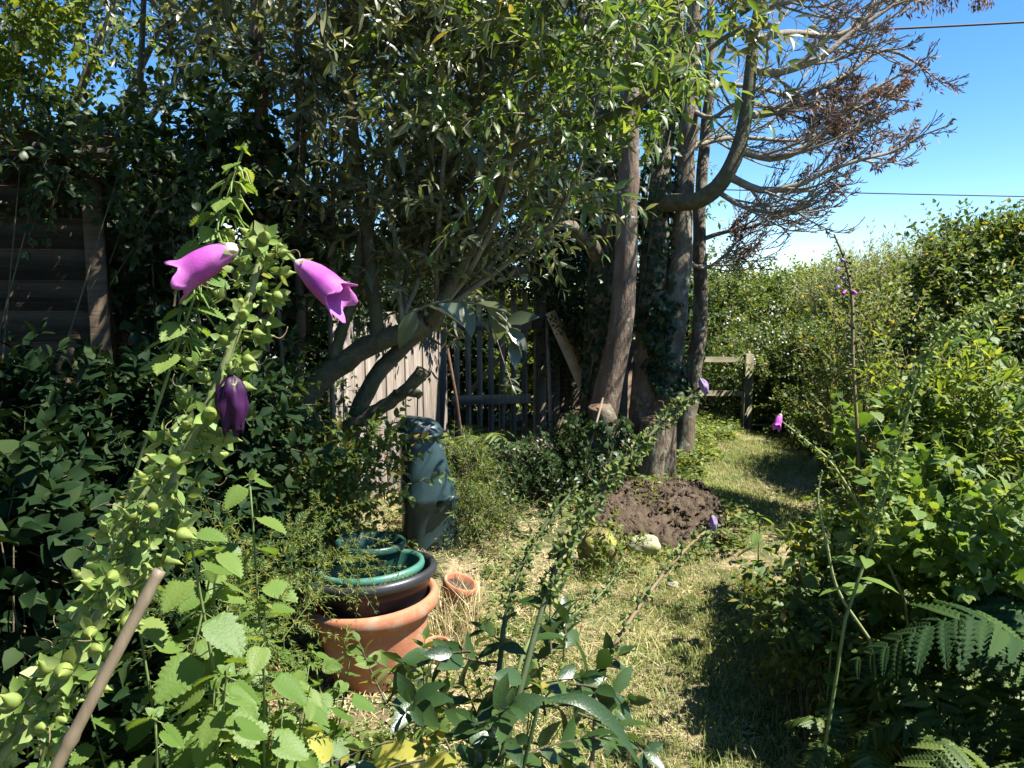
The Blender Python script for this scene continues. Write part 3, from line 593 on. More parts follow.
# ================================================================ THE BIG TREE
TB=P(622,470,6.0); TB[2]=float(gz(TB[0],TB[1]))
tree=thing('conifer_tree','half dead many stemmed tree with reddish trunk and bare sweeping boughs above the soil mound','tree',TB)
def trunk(pts,rad,mat,name='trunk',sides=14,jit=.05,n=26,lobes=.05):
    g=Geo(); p=spline(pts,n); p=p+rng.normal(0,.006,p.shape); tube(g,p,rad,sides,jit,lobes=lobes); return g.build(name,mat,tree)
base=lambda px,d: np.array([P(px,480,d)[0],P(px,480,d)[1],gz(P(px,480,d)[0],P(px,480,d)[1])-.05])
trunk([base(592,6.05),P(600,430,6.05),P(612,380,6.0),P(624,300,6.0),P(627,220,6.0),P(630,140,6.0),P(632,60,6.0),P(636,-40,6.0),P(640,-160,6.0)],[.2,.135,.108,.095,.088,.082,.075,.065,.055,.04],MT['redbark'],lobes=.08)
trunk([base(590,6.35),P(598,400,6.4),P(602,300,6.4),P(604,200,6.4),P(602,120,6.4),P(600,20,6.5),P(598,-120,6.6)],[.17,.125,.105,.1,.09,.08,.06],MT['bark'])
trunk([base(640,6.3),P(646,420,6.3),P(649,350,6.3),P(656,260,6.3),P(660,190,6.3),P(668,110,6.4),P(676,20,6.4),P(680,-120,6.5)],[.2,.13,.115,.105,.095,.08,.07,.05],MT['bark'])
trunk([base(655,6.2),P(664,400,6.2),P(674,330,6.2),P(681,260,6.25),P(684,190,6.3),P(690,110,6.3),P(694,20,6.4),P(700,-100,6.4)],[.18,.115,.1,.09,.085,.075,.06,.04],MT['bark'])
trunk([base(680,6.9),P(690,400,6.9),P(700,330,6.9),P(700,260,6.9),P(701,200,6.9),P(708,100,7),P(712,0,7)],[.1,.075,.065,.06,.055,.045,.03],MT['bark'])
trunk([P(604,262,6.35),P(585,240,6.2),P(572,228,6.1),P(560,226,6.0)],[.07,.06,.05,.03],MT['bark'],'limb',n=10)
# sawn stubs
for pts,r,lbl in (([base(648,6.05),P(652,440,5.98),P(654,420,5.95)],[.13,.1,.09],0),([base(600,5.95),P(606,430,5.82),P(600,408,5.8)],[.14,.1,.09],0)):
    g=Geo(); p=spline(pts,9); tube(g,p,r,14,.06,lobes=.06); s=g.build('sawn_stub',MT['bark'],tree)
    g=Geo(); e=p[-1]; lathe(g,[(0,.012),(r[-1]*.93,.01),(r[-1]*.97,.0)],16,rotx(.15),e+np.array([0,0,.001]),0,.05); g.build('cut_face',MT['cut'],s)
big=spline([P(655,205,6.25),P(675,203,6.1),P(700,200,5.95),P(722,182,5.85),P(738,150,5.8),P(746,115,5.8),P(751,70,5.8),P(757,20,5.8),P(768,-30,5.8),P(778,-90,5.8)],40)
g=Geo(); tube(g,big,[.07,.068,.066,.06,.054,.048,.042,.038,.03],12,.05,lobes=.04); g.build('bough',MT['limb'],tree)
# fans of dead branches
tips=[]
SEG={'all':[]}
def grow(p0,pts,r0,r1,lvl,store):
    path=spline(pts,14 if lvl==0 else 9); store.append((path,r0,r1,lvl)); return path
def side(path,r0,lvl,n,L,store,toward):
    for k in range(n):
        u=.12+.86*(k+rng.random())/n; i=int(u*(len(path)-1)); o=path[i]; ax=norm(path[min(i+1,len(path)-1)]-path[max(i-1,0)])
        s=rvec(1)[0]; s[2]*=.55; d=norm(ax*.9+.75*norm(s-(s@ax)*ax)+toward*.25); l=L*rng.uniform(.45,1.15)*(1.1-.55*u)
        up=np.array([0,0,1.])
        pts=[o,o+d*l*.35-up*l*.02,o+d*l*.7+up*l*.04*rng.uniform(0,2),o+d*l+up*l*rng.uniform(.05,.3)]
        q=spline(pts,8); store.append((q,r0*(1-.5*u)*.55,r0*.14,lvl))
        if lvl<3: side(q,r0*.5,lvl+1,[0,6,6][lvl] if lvl<3 else 0,l*.5,store,toward)
        if lvl>=2: tips.append(q)
mains=[ # screen points of the main dead boughs with their depth
 ([(738,150,5.8),(770,158,5.75),(800,150,5.7),(835,122,5.7),(862,96,5.7),(905,72,5.7)],.032),
 ([(728,176,5.85),(760,190,5.8),(795,186,5.7),(825,172,5.65),(860,160,5.6),(902,150,5.6)],.032),
 ([(746,115,5.8),(775,112,5.9),(812,92,5.9),(850,72,6.0),(885,50,6.0),(930,70,6.0)],.03),
 ([(751,70,5.8),(780,72,5.7),(820,58,5.6),(850,34,5.6),(880,14,5.6),(915,-10,5.6)],.034),
 ([(752,40,5.8),(790,33,5.9),(828,36,6.0),(850,30,6.0),(880,5,6.0),(900,-30,6.0)],.034),
 ([(700,240,6.9),(725,232,6.8),(755,226,6.6),(780,214,6.5),(810,205,6.5)],.022),
 ([(715,190,5.9),(740,205,5.8),(765,212,5.8),(790,214,5.7),(830,205,5.7)],.022),
 ([(684,150,6.3),(715,140,6.5),(750,138,6.6),(800,140,6.7),(850,120,6.8),(905,92,6.8)],.028),
 ([(694,90,6.3),(720,85,6.6),(760,88,6.8),(810,104,6.9),(850,108,6.9),(890,120,6.9)],.026),
 ([(757,20,5.8),(775,5,5.6),(800,0,5.5),(825,-8,5.5),(850,-30,5.4)],.026),
 ([(684,260,6.25),(705,268,6.4),(725,255,6.5),(742,238,6.6),(770,225,6.6)],.018),
 ([(690,110,6.3),(712,118,6.1),(733,105,6.0),(760,105,5.9),(800,118,5.9),(840,140,5.9)],.022)]
store=[]
for pts,r in mains:
    path=spline([P(*q) for q in pts],16); tw=norm(path[-1]-path[0]); st=[]
    st.append((path,r,r*.28,0)); side(path,r*.85,1,10,.8,st,tw)
    g=Geo(); big_=[s for s in st if s[3]<=1]; 
    for q,a,b_,l in big_: tube(g,q,[a,b_],6 if l==0 else 5,.08,cap=False)
    sm=[s for s in st if s[3]>1]
    if sm: multitube(g,np.array([s[0] for s in sm]),np.array([np.linspace(max(s[1],.0042),.0026,8) for s in sm]),3)
    g.build('dead_bough',MT['deadwood'],tree); store+=st
# brown dead foliage where it still hangs
g=Geo(); cs=[(P(875,160,5.6),.22),(P(835,150,5.6),.2),(P(860,95,5.8),.30),(P(900,105,5.8),.28),(P(830,118,5.75),.28),(P(885,155,5.65),.24),(P(850,160,5.7),.2),(P(915,5,5.7),.17),(P(945,-2,5.8),.15),(P(800,135,5.8),.2),(P(925,80,5.9),.16),(P(840,20,5.7),.16),(P(735,250,6.6),.22),(P(980,2,5.9),.1)]
pos=[];dr=[]
for q in tips:
    for u in (1,2,3,4,5,6,7):
        p=q[u]; ok=max(math.exp(-(np.linalg.norm(p-c)/r)**2) for c,r in cs)
        if rng.random()<ok*.28: 
            for _ in range(3): pos.append(p+rng.normal(0,.012,3)); dr.append(norm(q[u]-q[u-1])+[0,0,-.7]+.8*rng.normal(size=3))
for c,r in cs[7:9]+cs[13:]:
    for _ in range(90): pos.append(c+rng.normal(0,r*.45,3)*[1,1,.5]); dr.append(rng.normal(size=3)*.5+[0,0,-1])
pos=np.array(pos); dr=np.array(dr); scatter(g,FARN,pos,dr,rvec(len(pos)),rng.uniform(.03,.065,len(pos)),1.3)
g.build('dead_foliage',MT['dead_leaf'],tree)
# bough carrying the topmost dead sprays that enter from above
g=Geo(); st=[]; path=spline([P(768,-30,5.8),P(830,-22,5.7),P(900,-12,5.7),P(950,-8,5.8),(P(990,-2,5.9))],14); st.append((path,.03,.01,0)); side(path,.03,1,9,.35,st,norm(path[-1]-path[0]))
for q,a,b_,l in st: tube(g,q,[max(a,.004),max(b_,.003)],4,.05,cap=False)
g.build('dead_bough',MT['deadwood'],tree)
# live upper crown of this tree, behind the shrub sprays
def shoots_on(gl,gt,n,blobs,*a,**k): foliage(gl,gt,blobs,n,*a,**k)

# ivy climbing the trunks
def ivy_on(paths,n,spread,size,label,at,mat='dark_leaf',T=IVY):
    t=thing('ivy',label,'ivy',at); g=Geo(); gt=Geo(); allp=[]
    for pts,r in paths:
        pa=spline(pts,30); u=rng.random(n)**1.0*(len(pa)-1.01); i=u.astype(int); c=pa[i]+(pa[i+1]-pa[i])*(u-i)[:,None]
        a=rng.uniform(0,6.28,n); o=np.stack([np.cos(a),np.sin(a),np.zeros(n)],-1); clump=.5+.5*np.sin(c[:,2]*6+a*2)*np.sin(c[:,2]*13+a)
        rr=r+spread*rng.random(n)*clump; c=c+o*rr[:,None]
        scatter(g,T,c,norm(o*.3+np.array([0,0,-.8])+.5*rng.normal(size=(n,3))),o+[0,0,.5]+.5*rng.normal(size=(n,3)),size*rng.uniform(.6,1.3,n))
        for k in range(5):
            aa=rng.uniform(0,6.28); w_=pa+np.stack([np.cos(aa+pa[:,2]*1.2),np.sin(aa+pa[:,2]*1.2),0*pa[:,2]],-1)*(r+.01); tube(gt,w_,[.012,.006],5,.1,cap=False)
    g.build('foliage',MT[mat],t); gt.build('stem',MT['limb'],t); return t
ivy_on([([base(590,6.35),P(598,400,6.4),P(602,300,6.4),P(604,200,6.4),P(602,120,6.4),P(600,20,6.5)],.12)],2600,.09,.05,'dark ivy covering the leftmost trunk of the tree from ground to crown',base(590,6.3))
ivy_on([([P(649,330,6.3),P(656,260,6.3),P(658,190,6.3),P(664,110,6.4),P(670,20,6.4)],.11),([P(668,395,6.2),P(662,350,6.2),P(664,300,6.2)],.09)],1300,.13,.05,'ivy tufts clinging between the two middle trunks of the tree',base(640,6.2))
ivy_on([([base(598,5.8),P(596,440,5.85),P(600,415,5.8)],.2)],700,.08,.045,'low ivy around the flared foot of the reddish trunk',base(598,5.8))

# ================================================================ FOXGLOVES
from mathutils import Quaternion
def pod_protos(mp, mc, tag_):
    out=[]
    for v in range(3):
        g=Geo(); th=lathe
        pr=[(0,-.02),(.2,.02),(.33,.16),(.38,.34),(.29,.55),(.17,.76),(.08,.93),(.03,1.1),(0,1.16)]
        M=np.array([[0,0,1.],[0,1,0],[-1,0,0]]); lathe(g,pr,12,M,(0,0,0),0,.05)
        tube(g,spline([(-.75,0,-.12),(-.4,0,-.02),(0,0,0)],5),[.07,.1],6)
        pod=g.build('seed_pod',mp)
        g=Geo()
        for k in range(5):
            a=k*2*math.pi/5+.4*v; o=np.array([0,math.cos(a),math.sin(a)]); d=norm(o*(.85+.3*rng.random())+np.array([.25+.35*rng.random(),0,0]))
            scatter(g,BRACT,np.array([[.0,0,0]])+o*.12,d,np.array([[1.,0,0]])+.1*rng.normal(size=3),rng.uniform(.85,1.25),1.25)
        cal=g.build('calyx',mc,pod)
        if v==0:
            g=Geo(); tube(g,spline([(1.0,0,0),(1.4,.1,.15),(1.75,.1,-.1),(1.9,.1,-.5)],9),[.035,.025],5); g.build('style',MT['stem_brown'],pod)
        out.append(pod)
    return out
used_proto=set()
def place(proto, parent, pos, d, scale, roll=None):
    o=copy_tree(proto,parent); o.location=Vector(tuple(np.asarray(pos)-np.array(parent.location)))
    q=Vector(tuple(d)).to_track_quat('X','Z')@Quaternion((1,0,0),rng.uniform(0,6.28) if roll is None else roll)
    o.rotation_euler=q.to_euler(); o.scale=(scale,)*3; return o
def kill(o):
    for c in list(o.children): kill(c)
    bpy.data.objects.remove(o)
def bell(mat, wilt=False, lab=None):
    g=Geo(); n=22; seg=30; th=np.arange(seg)*2*math.pi/seg; u=np.linspace(0,1,n); v=[]; al=[]
    for t in u:
        r=np.interp(t,[0,.08,.2,.4,.65,.85,.95,1],[.05,.13,.17,.235,.27,.27,.30,.36])
        if wilt: r=np.interp(t,[0,.1,.3,.6,.85,1],[.05,.15,.24,.27,.2,.16])
        lobe=max(0,(t-.82)/.18); rr=r*(1+(.12*np.cos(5*th+.3)+.07*np.cos(2*th))*lobe)*(1+.02*np.sin(7*th+4*t))
        if wilt: rr=rr*(1+.14*np.sin(4*th+5*t)+.1*np.sin(7*th-3*t))
        x=t+lobe**1.5*(.10*np.cos(5*th+.3)+.12*np.clip(-np.sin(th),0,1)) - .12*t*0
        z=-.10*t*t
        v.append(np.stack([x*np.ones(seg),rr*np.cos(th),rr*np.sin(th)*.92+z],-1)); al+=[t]*seg
    # inner skin gives the corolla its thickness
    for t in u[::-1][:16]:
        i=int(round(t*(n-1))); q=v[i].copy(); c=q.mean(0); q=c+(q-c)*.955; q[:,0]-=0.004; v.append(q); al+=[t]*seg
    m=len(v); v=np.concatenate(v); i=np.arange(m-1)[:,None]*seg; j=np.arange(seg)[None]; k=(j+1)%seg
    g.add(v,np.stack([i+j,i+seg+j,i+seg+k,i+k],-1).reshape(-1),[4]*((m-1)*seg))
    o=g.build('flower',mat)
    at=o.data.attributes.new('along','FLOAT','POINT'); at.data.foreach_set('value',np.array(al,np.float32))
    g=Geo()
    for k in range(5):
        a=k*1.256; oo=np.array([0,math.cos(a),math.sin(a)]); scatter(g,BRACT,oo[None]*.03,norm(oo*.6+[.6,0,0]),np.array([[1.,0,0]]),.28,1.3)
    tube(g,[(-.25,0,.05),(0,0,0)],[.03,.04],6)
    g.build('calyx',MT['calyx'],o)
    return o
PODS=pod_protos(MT['pod'],MT['calyx'],'a'); PODSD=pod_protos(MT['pod_dark'],MT['herb'],'b')
BELL=bell(MT['petal']); BELLW=bell(MT['petal_wilt'],True); BELLP=bell(MT['petal_pale'],True)
def foxglove(label,pts,r,n,psize,u0,u1,protos,flowers=(),stem='stem_pale',outlen=1.0,stick=.55,taper=.5,leafT=None,nleaf=0,leafsz=.12,lm='weed_dark',budn=12,sub=True,bias=None,group=None):
    path=spline(pts,60); d0=norm(path[0]-path[4]); foot=path[0]+d0*np.array([1,1,0])*min(.35,path[0][2]*.4); foot[2]=float(gz(foot[0],foot[1]))-.01; base=foot; t=thing('foxglove',label,'foxglove',base,group)
    g=Geo(); tube(g,np.vstack([spline([foot,path[0]*.55+foot*.45+d0*[0,0,.03],path[0]],10)[:-1],path]),[r[0]]*2+list(r),9,.04); g.build('stem',MT[stem],t)
    cl=np.linspace(0,1,60)
    for k in range(n):
        u=u0+(u1-u0)*(k+.5*rng.random())/n; i=min(58,int(u*59)); f=u*59-i; p=path[i]*(1-f)+path[i+1]*f; ax=norm(path[i+1]-path[i])
        A=norm(np.cross(ax,[0.1,.9,.3])); B=np.cross(ax,A); a=k*2.4+rng.normal(0,.25); o=math.cos(a)*A+math.sin(a)*B
        if bias is not None: o=norm(o+np.array(bias)*.6)
        d=norm(o+ax*.35+np.array([0,0,-.1])+.15*rng.normal(size=3)); s=psize*(1-(1-taper)*(u-u0)/(u1-u0))*rng.uniform(.62,1.25)
        q=p+d*s*.75*outlen+o*r[0]*.5
        q_=place(protos[k%3],t,q,d,s)
        if not sub:
            for c in list(q_.children): kill(c)
    if sub and protos is PODS and n>60:
        g=Geo(); m=190; uu=u0+(u1-u0)*rng.random(m); i=np.minimum(58,(uu*59).astype(int)); o=rvec(m); o[:,1]-=.3; p_=path[i]+norm(o)*psize*rng.uniform(.3,1.5,m)[:,None]
        scatter(g,BRACT,p_,norm(o+.6*rng.normal(size=o.shape)),rvec(m),psize*rng.uniform(.7,1.35,m)*(1-.3*uu),1.2); tag(g.build('bracts',MT['calyx'],t),kind='stuff')
    # small buds crowd the very tip
    g=Geo(); nb=budn*3; uu=u1+(1-u1)*rng.random(nb); i=np.minimum(58,(uu*59).astype(int)); o=rvec(nb)
    scatter(g,BRACT,path[i],norm(o+.6*norm(path[i+1]-path[i])),rvec(nb),psize*taper*rng.uniform(.5,.9,nb),1.2)
    if budn: g.build('bud_tip',MT['calyx'] if protos is PODS else MT['herb'],t)
    for (proto,pos,d,s) in flowers: place(proto,t,pos,norm(d),s,roll=rng.uniform(-.2,.2))
    if nleaf:
        g=Geo(); uu=np.linspace(.04,u0*.95+.02,nleaf); i=(uu*59).astype(int); a=np.arange(nleaf)*2.4+1; o=np.stack([np.cos(a),np.sin(a)*.8,.15+0*a],-1)
        
        for q in range(nleaf):
            g=Geo(); scatter(g,leafT or OVATE,path[i[q]][None],norm(o[q]+.15*rng.normal(size=3)),np.array([[0,0,1.]])+.3*rng.normal(size=(1,3)),leafsz*(1.1-.5*q/nleaf),.9); g.build('leaf',MT[lm],t)
    return t
def PD(l): return [P(*q) for q in l]
# the near one on the left
hero=PD([(-380,1150,.72),(-120,890,.74),(20,735,.75),(62,680,.75),(112,590,.76),(150,530,.76),(185,455,.76),(218,380,.76),(243,315,.76),(262,255,.77),(270,236,.77)])
fl=[(BELL,P(238,247,.755),P(180,272,.75)-P(238,247,.755),.062),(BELL,P(296,262,.76),P(340,292,.75)-P(296,262,.76),.060),(BELLW,P(231,375,.745),P(233,425,.745)-P(231,375,.745),.052)]
foxglove('tall foxglove on the left with two magenta bells above a leaning spike of green pods',hero,[.005,.005,.0045,.004,.003],100,.0185,.17,.955,PODS,fl,taper=.72,budn=9,outlen=1.6,bias=(.12,-.25,0))
sec=PD([(-420,1180,.82),(-150,930,.84),(-10,760,.84),(60,650,.86),(100,570,.87),(140,500,.88),(190,430,.89)])
foxglove('second slimmer foxglove spike tucked behind the tall one on the left',sec,[.0045,.0035,.002],40,.019,.25,.97,PODS,(),budn=6,taper=.7)
# bamboo cane supporting it
a=P(160,570,.70); b=P(55,770,.66); d=norm(b-a); t0=(b[2])/(-d[2]); g=Geo(); pts=[a+d*0,a+d*.06,b,b+d*t0*.4,b+d*t0*.97]
pp=spline(pts,60); rad=.0078*(1+.0*pp[:,2]); 
ns=[]; L=np.linalg.norm(pp-pp[0],axis=1); rad=.0075+.0016*np.exp(-(((L%.115)-.057)/.004)**2); 
tube(g,spline([pp[0],pp[-1]],220),np.interp(np.linspace(0,1,220)*L[-1],L,L*0)+.0054+.0016*np.exp(-((((np.linspace(0,1,220)*L[-1]+.04)%.13)-.065)/.003)**2),12)
t=thing('bamboo_cane','bamboo cane leaning against the foxglove in the lower left corner','cane',pp[-1]); g.build('shaft',MT['cane'],t)

# middle spikes
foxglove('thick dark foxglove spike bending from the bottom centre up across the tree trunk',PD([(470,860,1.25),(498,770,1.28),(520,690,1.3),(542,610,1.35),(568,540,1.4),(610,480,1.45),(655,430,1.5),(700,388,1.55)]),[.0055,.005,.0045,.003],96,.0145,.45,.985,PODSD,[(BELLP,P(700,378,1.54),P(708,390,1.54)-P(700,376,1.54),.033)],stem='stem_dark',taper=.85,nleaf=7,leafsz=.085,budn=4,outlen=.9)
foxglove('slender foxglove stem over the sunny grass with one wilted lilac bell at its tip',PD([(578,860,1.3),(592,760,1.35),(598,690,1.4),(618,640,1.42),(655,585,1.5),(690,545,1.55),(716,524,1.6)]),[.004,.0035,.0028],44,.0115,.42,.98,PODSD,[(BELLP,P(712,515,1.58),P(717,532,1.58)-P(712,512,1.58),.03)],stem='stem_brown',taper=.9,nleaf=5,leafsz=.09)
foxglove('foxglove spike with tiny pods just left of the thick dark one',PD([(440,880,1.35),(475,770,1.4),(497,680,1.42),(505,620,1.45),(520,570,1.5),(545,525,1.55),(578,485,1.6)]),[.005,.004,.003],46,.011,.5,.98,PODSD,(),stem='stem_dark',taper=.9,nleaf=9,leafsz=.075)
foxglove('low side spike of dark pods lying over the grass right of the bottom weeds',PD([(505,800,1.42),(512,700,1.46),(530,640,1.5),(560,622,1.6),(600,595,1.65),(625,560,1.7)]),[.004,.003,.002],36,.012,.5,.98,PODSD,(),stem='stem',taper=.8)
# right hand ones
foxglove('tall upright foxglove with pink bells at its top against the far hedge',PD([(862,520,3.6),(858,440,3.6),(853,360,3.6),(852,300,3.6),(845,262,3.6),(834,234,3.6)]),[.008,.007,.004],56,.026,.3,.86,PODSD,[(BELL,P(846,290,3.6)+np.array([s*.012,-.03,.0]),np.array([s,-.6,-.8]),.028) for s in (-1,1)]+[(BELLP,P(840,258+j*9,3.6),np.array([(-1)**j,-.4,-.8]),.03) for j in range(4)],stem='stem_brown',taper=.55,sub=False)
foxglove('small foxglove leaning left with a single magenta bell above the path edge',PD([(905,600,2.7),(872,530,2.7),(835,468,2.7),(805,440,2.7),(780,420,2.7)]),[.005,.004,.002],32,.014,.4,.93,PODSD,[(BELL,P(781,414,2.69),P(776,426,2.68)-P(782,412,2.7),.05)],taper=.6)
foxglove('stout foxglove stalk arching right through the nettles with sunlit pods',PD([(845,620,2.3),(878,520,2.3),(900,440,2.3),(925,360,2.3),(960,322,2.3),(1005,302,2.3),(1040,280,2.3)]),[.005,.005,.004,.003],98,.021,.12,.98,PODS,(),stem='stem',taper=.8,nleaf=6,leafsz=.12,lm='nettle')
foxglove('pale short foxglove stalk standing at the near edge of the right hand bank',PD([(870,640,2.5),(838,590,2.5),(826,540,2.5),(818,500,2.5),(822,470,2.5)]),[.005,.004,.002],30,.013,.3,.95,PODS,(),taper=.7,sub=False)
for o in PODS+PODSD+[BELL,BELLW,BELLP]: kill(o)

# ================================================================ SHRUB WITH PRUNED LIMBS
sb=G(318,600); sb[2]=-.03
shrub=thing('butterfly_bush','large grey green leaved shrub with pruned mossy limbs and many upright stems','shrub',sb)
D=3.9
limbs=[([sb,P(316,540,D),P(322,470,D),P(312,400,D),P(345,362,D),(395-0,0,0)],0)]
def limb(pts,r,name='limb',jit=.08,sides=12,n=22,cut=False,mat='limb'):
    g=Geo(); p=spline(pts,n)+rng.normal(0,.004,(n,3)); tube(g,p,r,sides,jit,lobes=.05); o=g.build(name,MT[mat],shrub)
    if cut:
        g=Geo(); e=p[-1]; dd=norm(p[-1]-p[-2]); q=Vector(tuple(dd)).to_track_quat('Z','Y').to_matrix(); lathe(g,[(0,.004),(r[-1]*.92,.003),(r[-1]*.95,-.001)],12,np.array(q),e); g.build('cut_face',MT['cut'],o)
limb([sb,P(316,540,D),P(322,470,D),P(306,400,D),P(345,362,3.85),P(385,340,3.8),P(425,325,3.75)],[.085,.075,.07,.062,.055,.05,.042],cut=True)
limb([sb+[.08,.02,0],P(345,500,D),P(352,430,D),P(372,385,D),P(400,350,D),P(436,318,D),P(452,270,D)],[.06,.05,.045,.042,.038,.03,.02])
limb([P(300,455,3.85),P(340,432,3.75),P(375,412,3.7),P(405,392,3.65),P(424,372,3.6)],[.045,.04,.034,.03,.034],cut=True)
limb([P(395,395,3.66),P(410,392,3.6),P(421,396,3.58)],[.02,.018,.02],cut=True,n=6)
limb([P(378,342,3.8),P(373,290,3.8),P(368,230,3.8),P(358,170,3.8),P(352,110,3.8),P(350,20,3.8),P(346,-70,3.8),P(340,-180,3.8)],[.034,.033,.032,.03,.028,.026,.02,.014])
limb([P(332,360,3.85),P(352,300,3.85),P(362,240,3.85),P(366,200,3.85)],[.03,.028,.024,.02])
limb([G(262,640)+[0,0,0],P(266,500,4),P(262,330,4),P(262,160,4),P(258,60,4),P(254,-60,4),P(240,-200,4)],[.045,.04,.036,.034,.034,.03,.02],mat='redbark')
limb([G(285,640)+[0,0.1,0],P(296,500,4.1),P(300,300,4.1),P(300,140,4.1),P(298,20,4.1),P(305,-140,4.2)],[.035,.03,.026,.025,.022,.014],mat='redbark')
limb([G(180,640)+[0,0.2,0],P(160,450,4),P(162,300,4.0),P(150,170,4.1),P(140,90,4.2),P(145,-40,4.3)],[.03,.028,.025,.02,.018,.012],mat='limb')
limb([P(430,324,3.75),P(470,250,3.7),P(500,185,3.6),P(515,150,3.5),P(560,135,3.4),P(620,112,3.2),P(690,62,3.1),P(745,25,3.0)],[.03,.028,.024,.022,.02,.018,.014,.008])
limb([P(436,318,3.9),P(458,240,3.9),P(462,180,3.9),P(520,110,3.8),P(570,40,3.7),P(600,-60,3.6)],[.026,.024,.022,.018,.015,.01])
uprights=[]
for px0,px1,d in [(398,396,3.7),(428,437,3.8),(436,452,3.6),(447,470,3.9),(460,492,3.8),(470,520,3.7),(482,548,3.6),(415,420,4.2),(443,440,4.3),(475,500,4.3),(330,325,4.1),(520,590,4.0),(540,640,3.8),(280,230,4.1),(225,160,4.2)]:
    y0=rng.uniform(322,340); p=[P(px0,y0,d) if px0<390 else (P(402,331,3.8) if px0<432 else P(437,316,3.88)),P(px0+(px1-px0)*.2+rng.normal(0,5),y0-110,d),P(px0+(px1-px0)*.6+rng.normal(0,6),y0-230,d),P(px1,0,d),P(px1+rng.normal(0,25),-140,d-.1)]
    if px0<390: p=[np.array([p[0][0],p[0][1],.0])+[rng.normal(0,.06),.1,0]]+p
    limb(p,[rng.uniform(.012,.018),.012,.008,.005],'stem',.05,7,20,mat='twig'); uprights.append(spline(p,30))
gl=Geo(); gt=Geo()
# sprays growing out of the stems
A=[];Dd=[]
for u in uprights:
    m=u[:,2]>1.55; u=u[m]; k=rng.integers(0,len(u),32); A.append(u[k]); dd=rvec(32); dd[:,2]=np.abs(dd[:,2])*.8+.2; Dd.append(dd)
A=np.concatenate(A); Dd=norm(np.concatenate(Dd)); shoots(gl,gt,A,Dd,.34*rng.uniform(.5,1.3,len(A)),LANCE,.11,6,bend=.4,wid=1.15)
cb=[blob(330,60,4.0,120,150,.7),blob(470,110,3.9,130,170,.7),blob(590,10,3.7,130,90,.6),blob(420,230,4.2,110,70,.5),blob(540,-60,3.8,230,70,.6),blob(300,-80,4.2,260,80,.7),blob(690,-30,3.4,70,50,.3)]
cb.append((np.array([-.65,2.75,3.15]),np.array([.85,.75,.3]))); cb.append((np.array([-.9,3.4,3.3]),np.array([.9,.6,.4])))  # extra canopy above the frame, added to keep sun off the left bush
foliage(gl,gt,cb,190,6,.38,LANCE,.112,nodes=6,shell=.9,csize=.08,wid=1.1)
gl.build('foliage',MT['grey_leaf'],shrub)
gb=Geo(); fb=[blob(560,90,3.0,110,90,.35),blob(640,60,2.9,110,70,.3),blob(520,30,3.1,90,70,.3),blob(570,170,3.1,70,50,.3),blob(690,30,3.0,60,50,.2),blob(470,20,3.2,80,60,.3),blob(640,-40,3.0,150,50,.3)]
foliage(gb,gt,fb,34,4,.3,LANCE,.09,nodes=6,shell=1,csize=.06,wid=1.15,r=.003)
gb.build('young_leaves',MT['bright_leaf'],shrub); gt.build('twigs',MT['twig'],shrub)
# the big leaved spray that hangs in front of the gate
g=Geo(); gtt=Geo(); pth=spline([P(405,315,3.2),P(440,302,3.1),P(480,305,3.0),P(505,320,2.95),P(512,340,2.95)],14); tube(gtt,pth,[.006,.003],6)
for i,(dx,dy,sz) in enumerate([(-30,70,.17),(50,15,.2),(45,25,.19),(25,65,.15),(60,5,.16),(55,40,.15),(-10,60,.14),(40,-10,.13),(45,50,.12),(15,70,.12)]):
    p=pth[min(13,1+i*12//9)]; d=norm(np.array([dx,rng.normal(0,25),-dy])); scatter(g,OVATE,p[None],d,np.array([[0.2,-.6,.8]])+.3*rng.normal(size=(1,3)),sz,.85)
pt=spline([P(490,318,3.0),P(505,365,2.98),P(512,385,2.95)],6); tube(gtt,pt,[.002,.0015],4); scatter(g,LANCE,np.repeat(pt[-2:],9,0),rvec(18)*[1,1,.6]+[0,0,-.5],rvec(18),.05)
g.build('large_leaves',MT['grey_leaf'],shrub); gtt.build('twig',MT['twig'],shrub)

# ================================================================ TREES AND SHRUBS, generic builder
def leafy(name,label,cat,base,blobs,mat,ncl,nsh,L,T,leaf,stems=10,sr=.03,twigr=.003,stemmat='limb',extra=None,group=None,**k):
    base=np.array(base,float); base[2]=float(gz(base[0],base[1]))-.02; t=thing(name,label,cat,base,group); gl=Geo(); gt=Geo()
    foliage(gl,gt,blobs,ncl,nsh,L,T,leaf,r=twigr,**k); gl.build('foliage',MT[mat],t)
    for s in range(stems):
        b=blobs[s%len(blobs)]; e=b[0]+rvec(1)[0]*b[1]*.7; s0=base+np.array([rng.normal(0,.25*sr),rng.normal(0,.25*sr),-.02]) ; mid=s0*.55+e*.45+rng.normal(0,.08,3); mid[2]=s0[2]*.5+e[2]*.5
        tube(gt,spline([s0,mid,e],10),[sr,sr*.6,sr*.25],6,.06,cap=False)
    if extra: extra(t,gt)
    gt.build('branches' if name.endswith('tree') else 'stems',MT[stemmat],t); return t
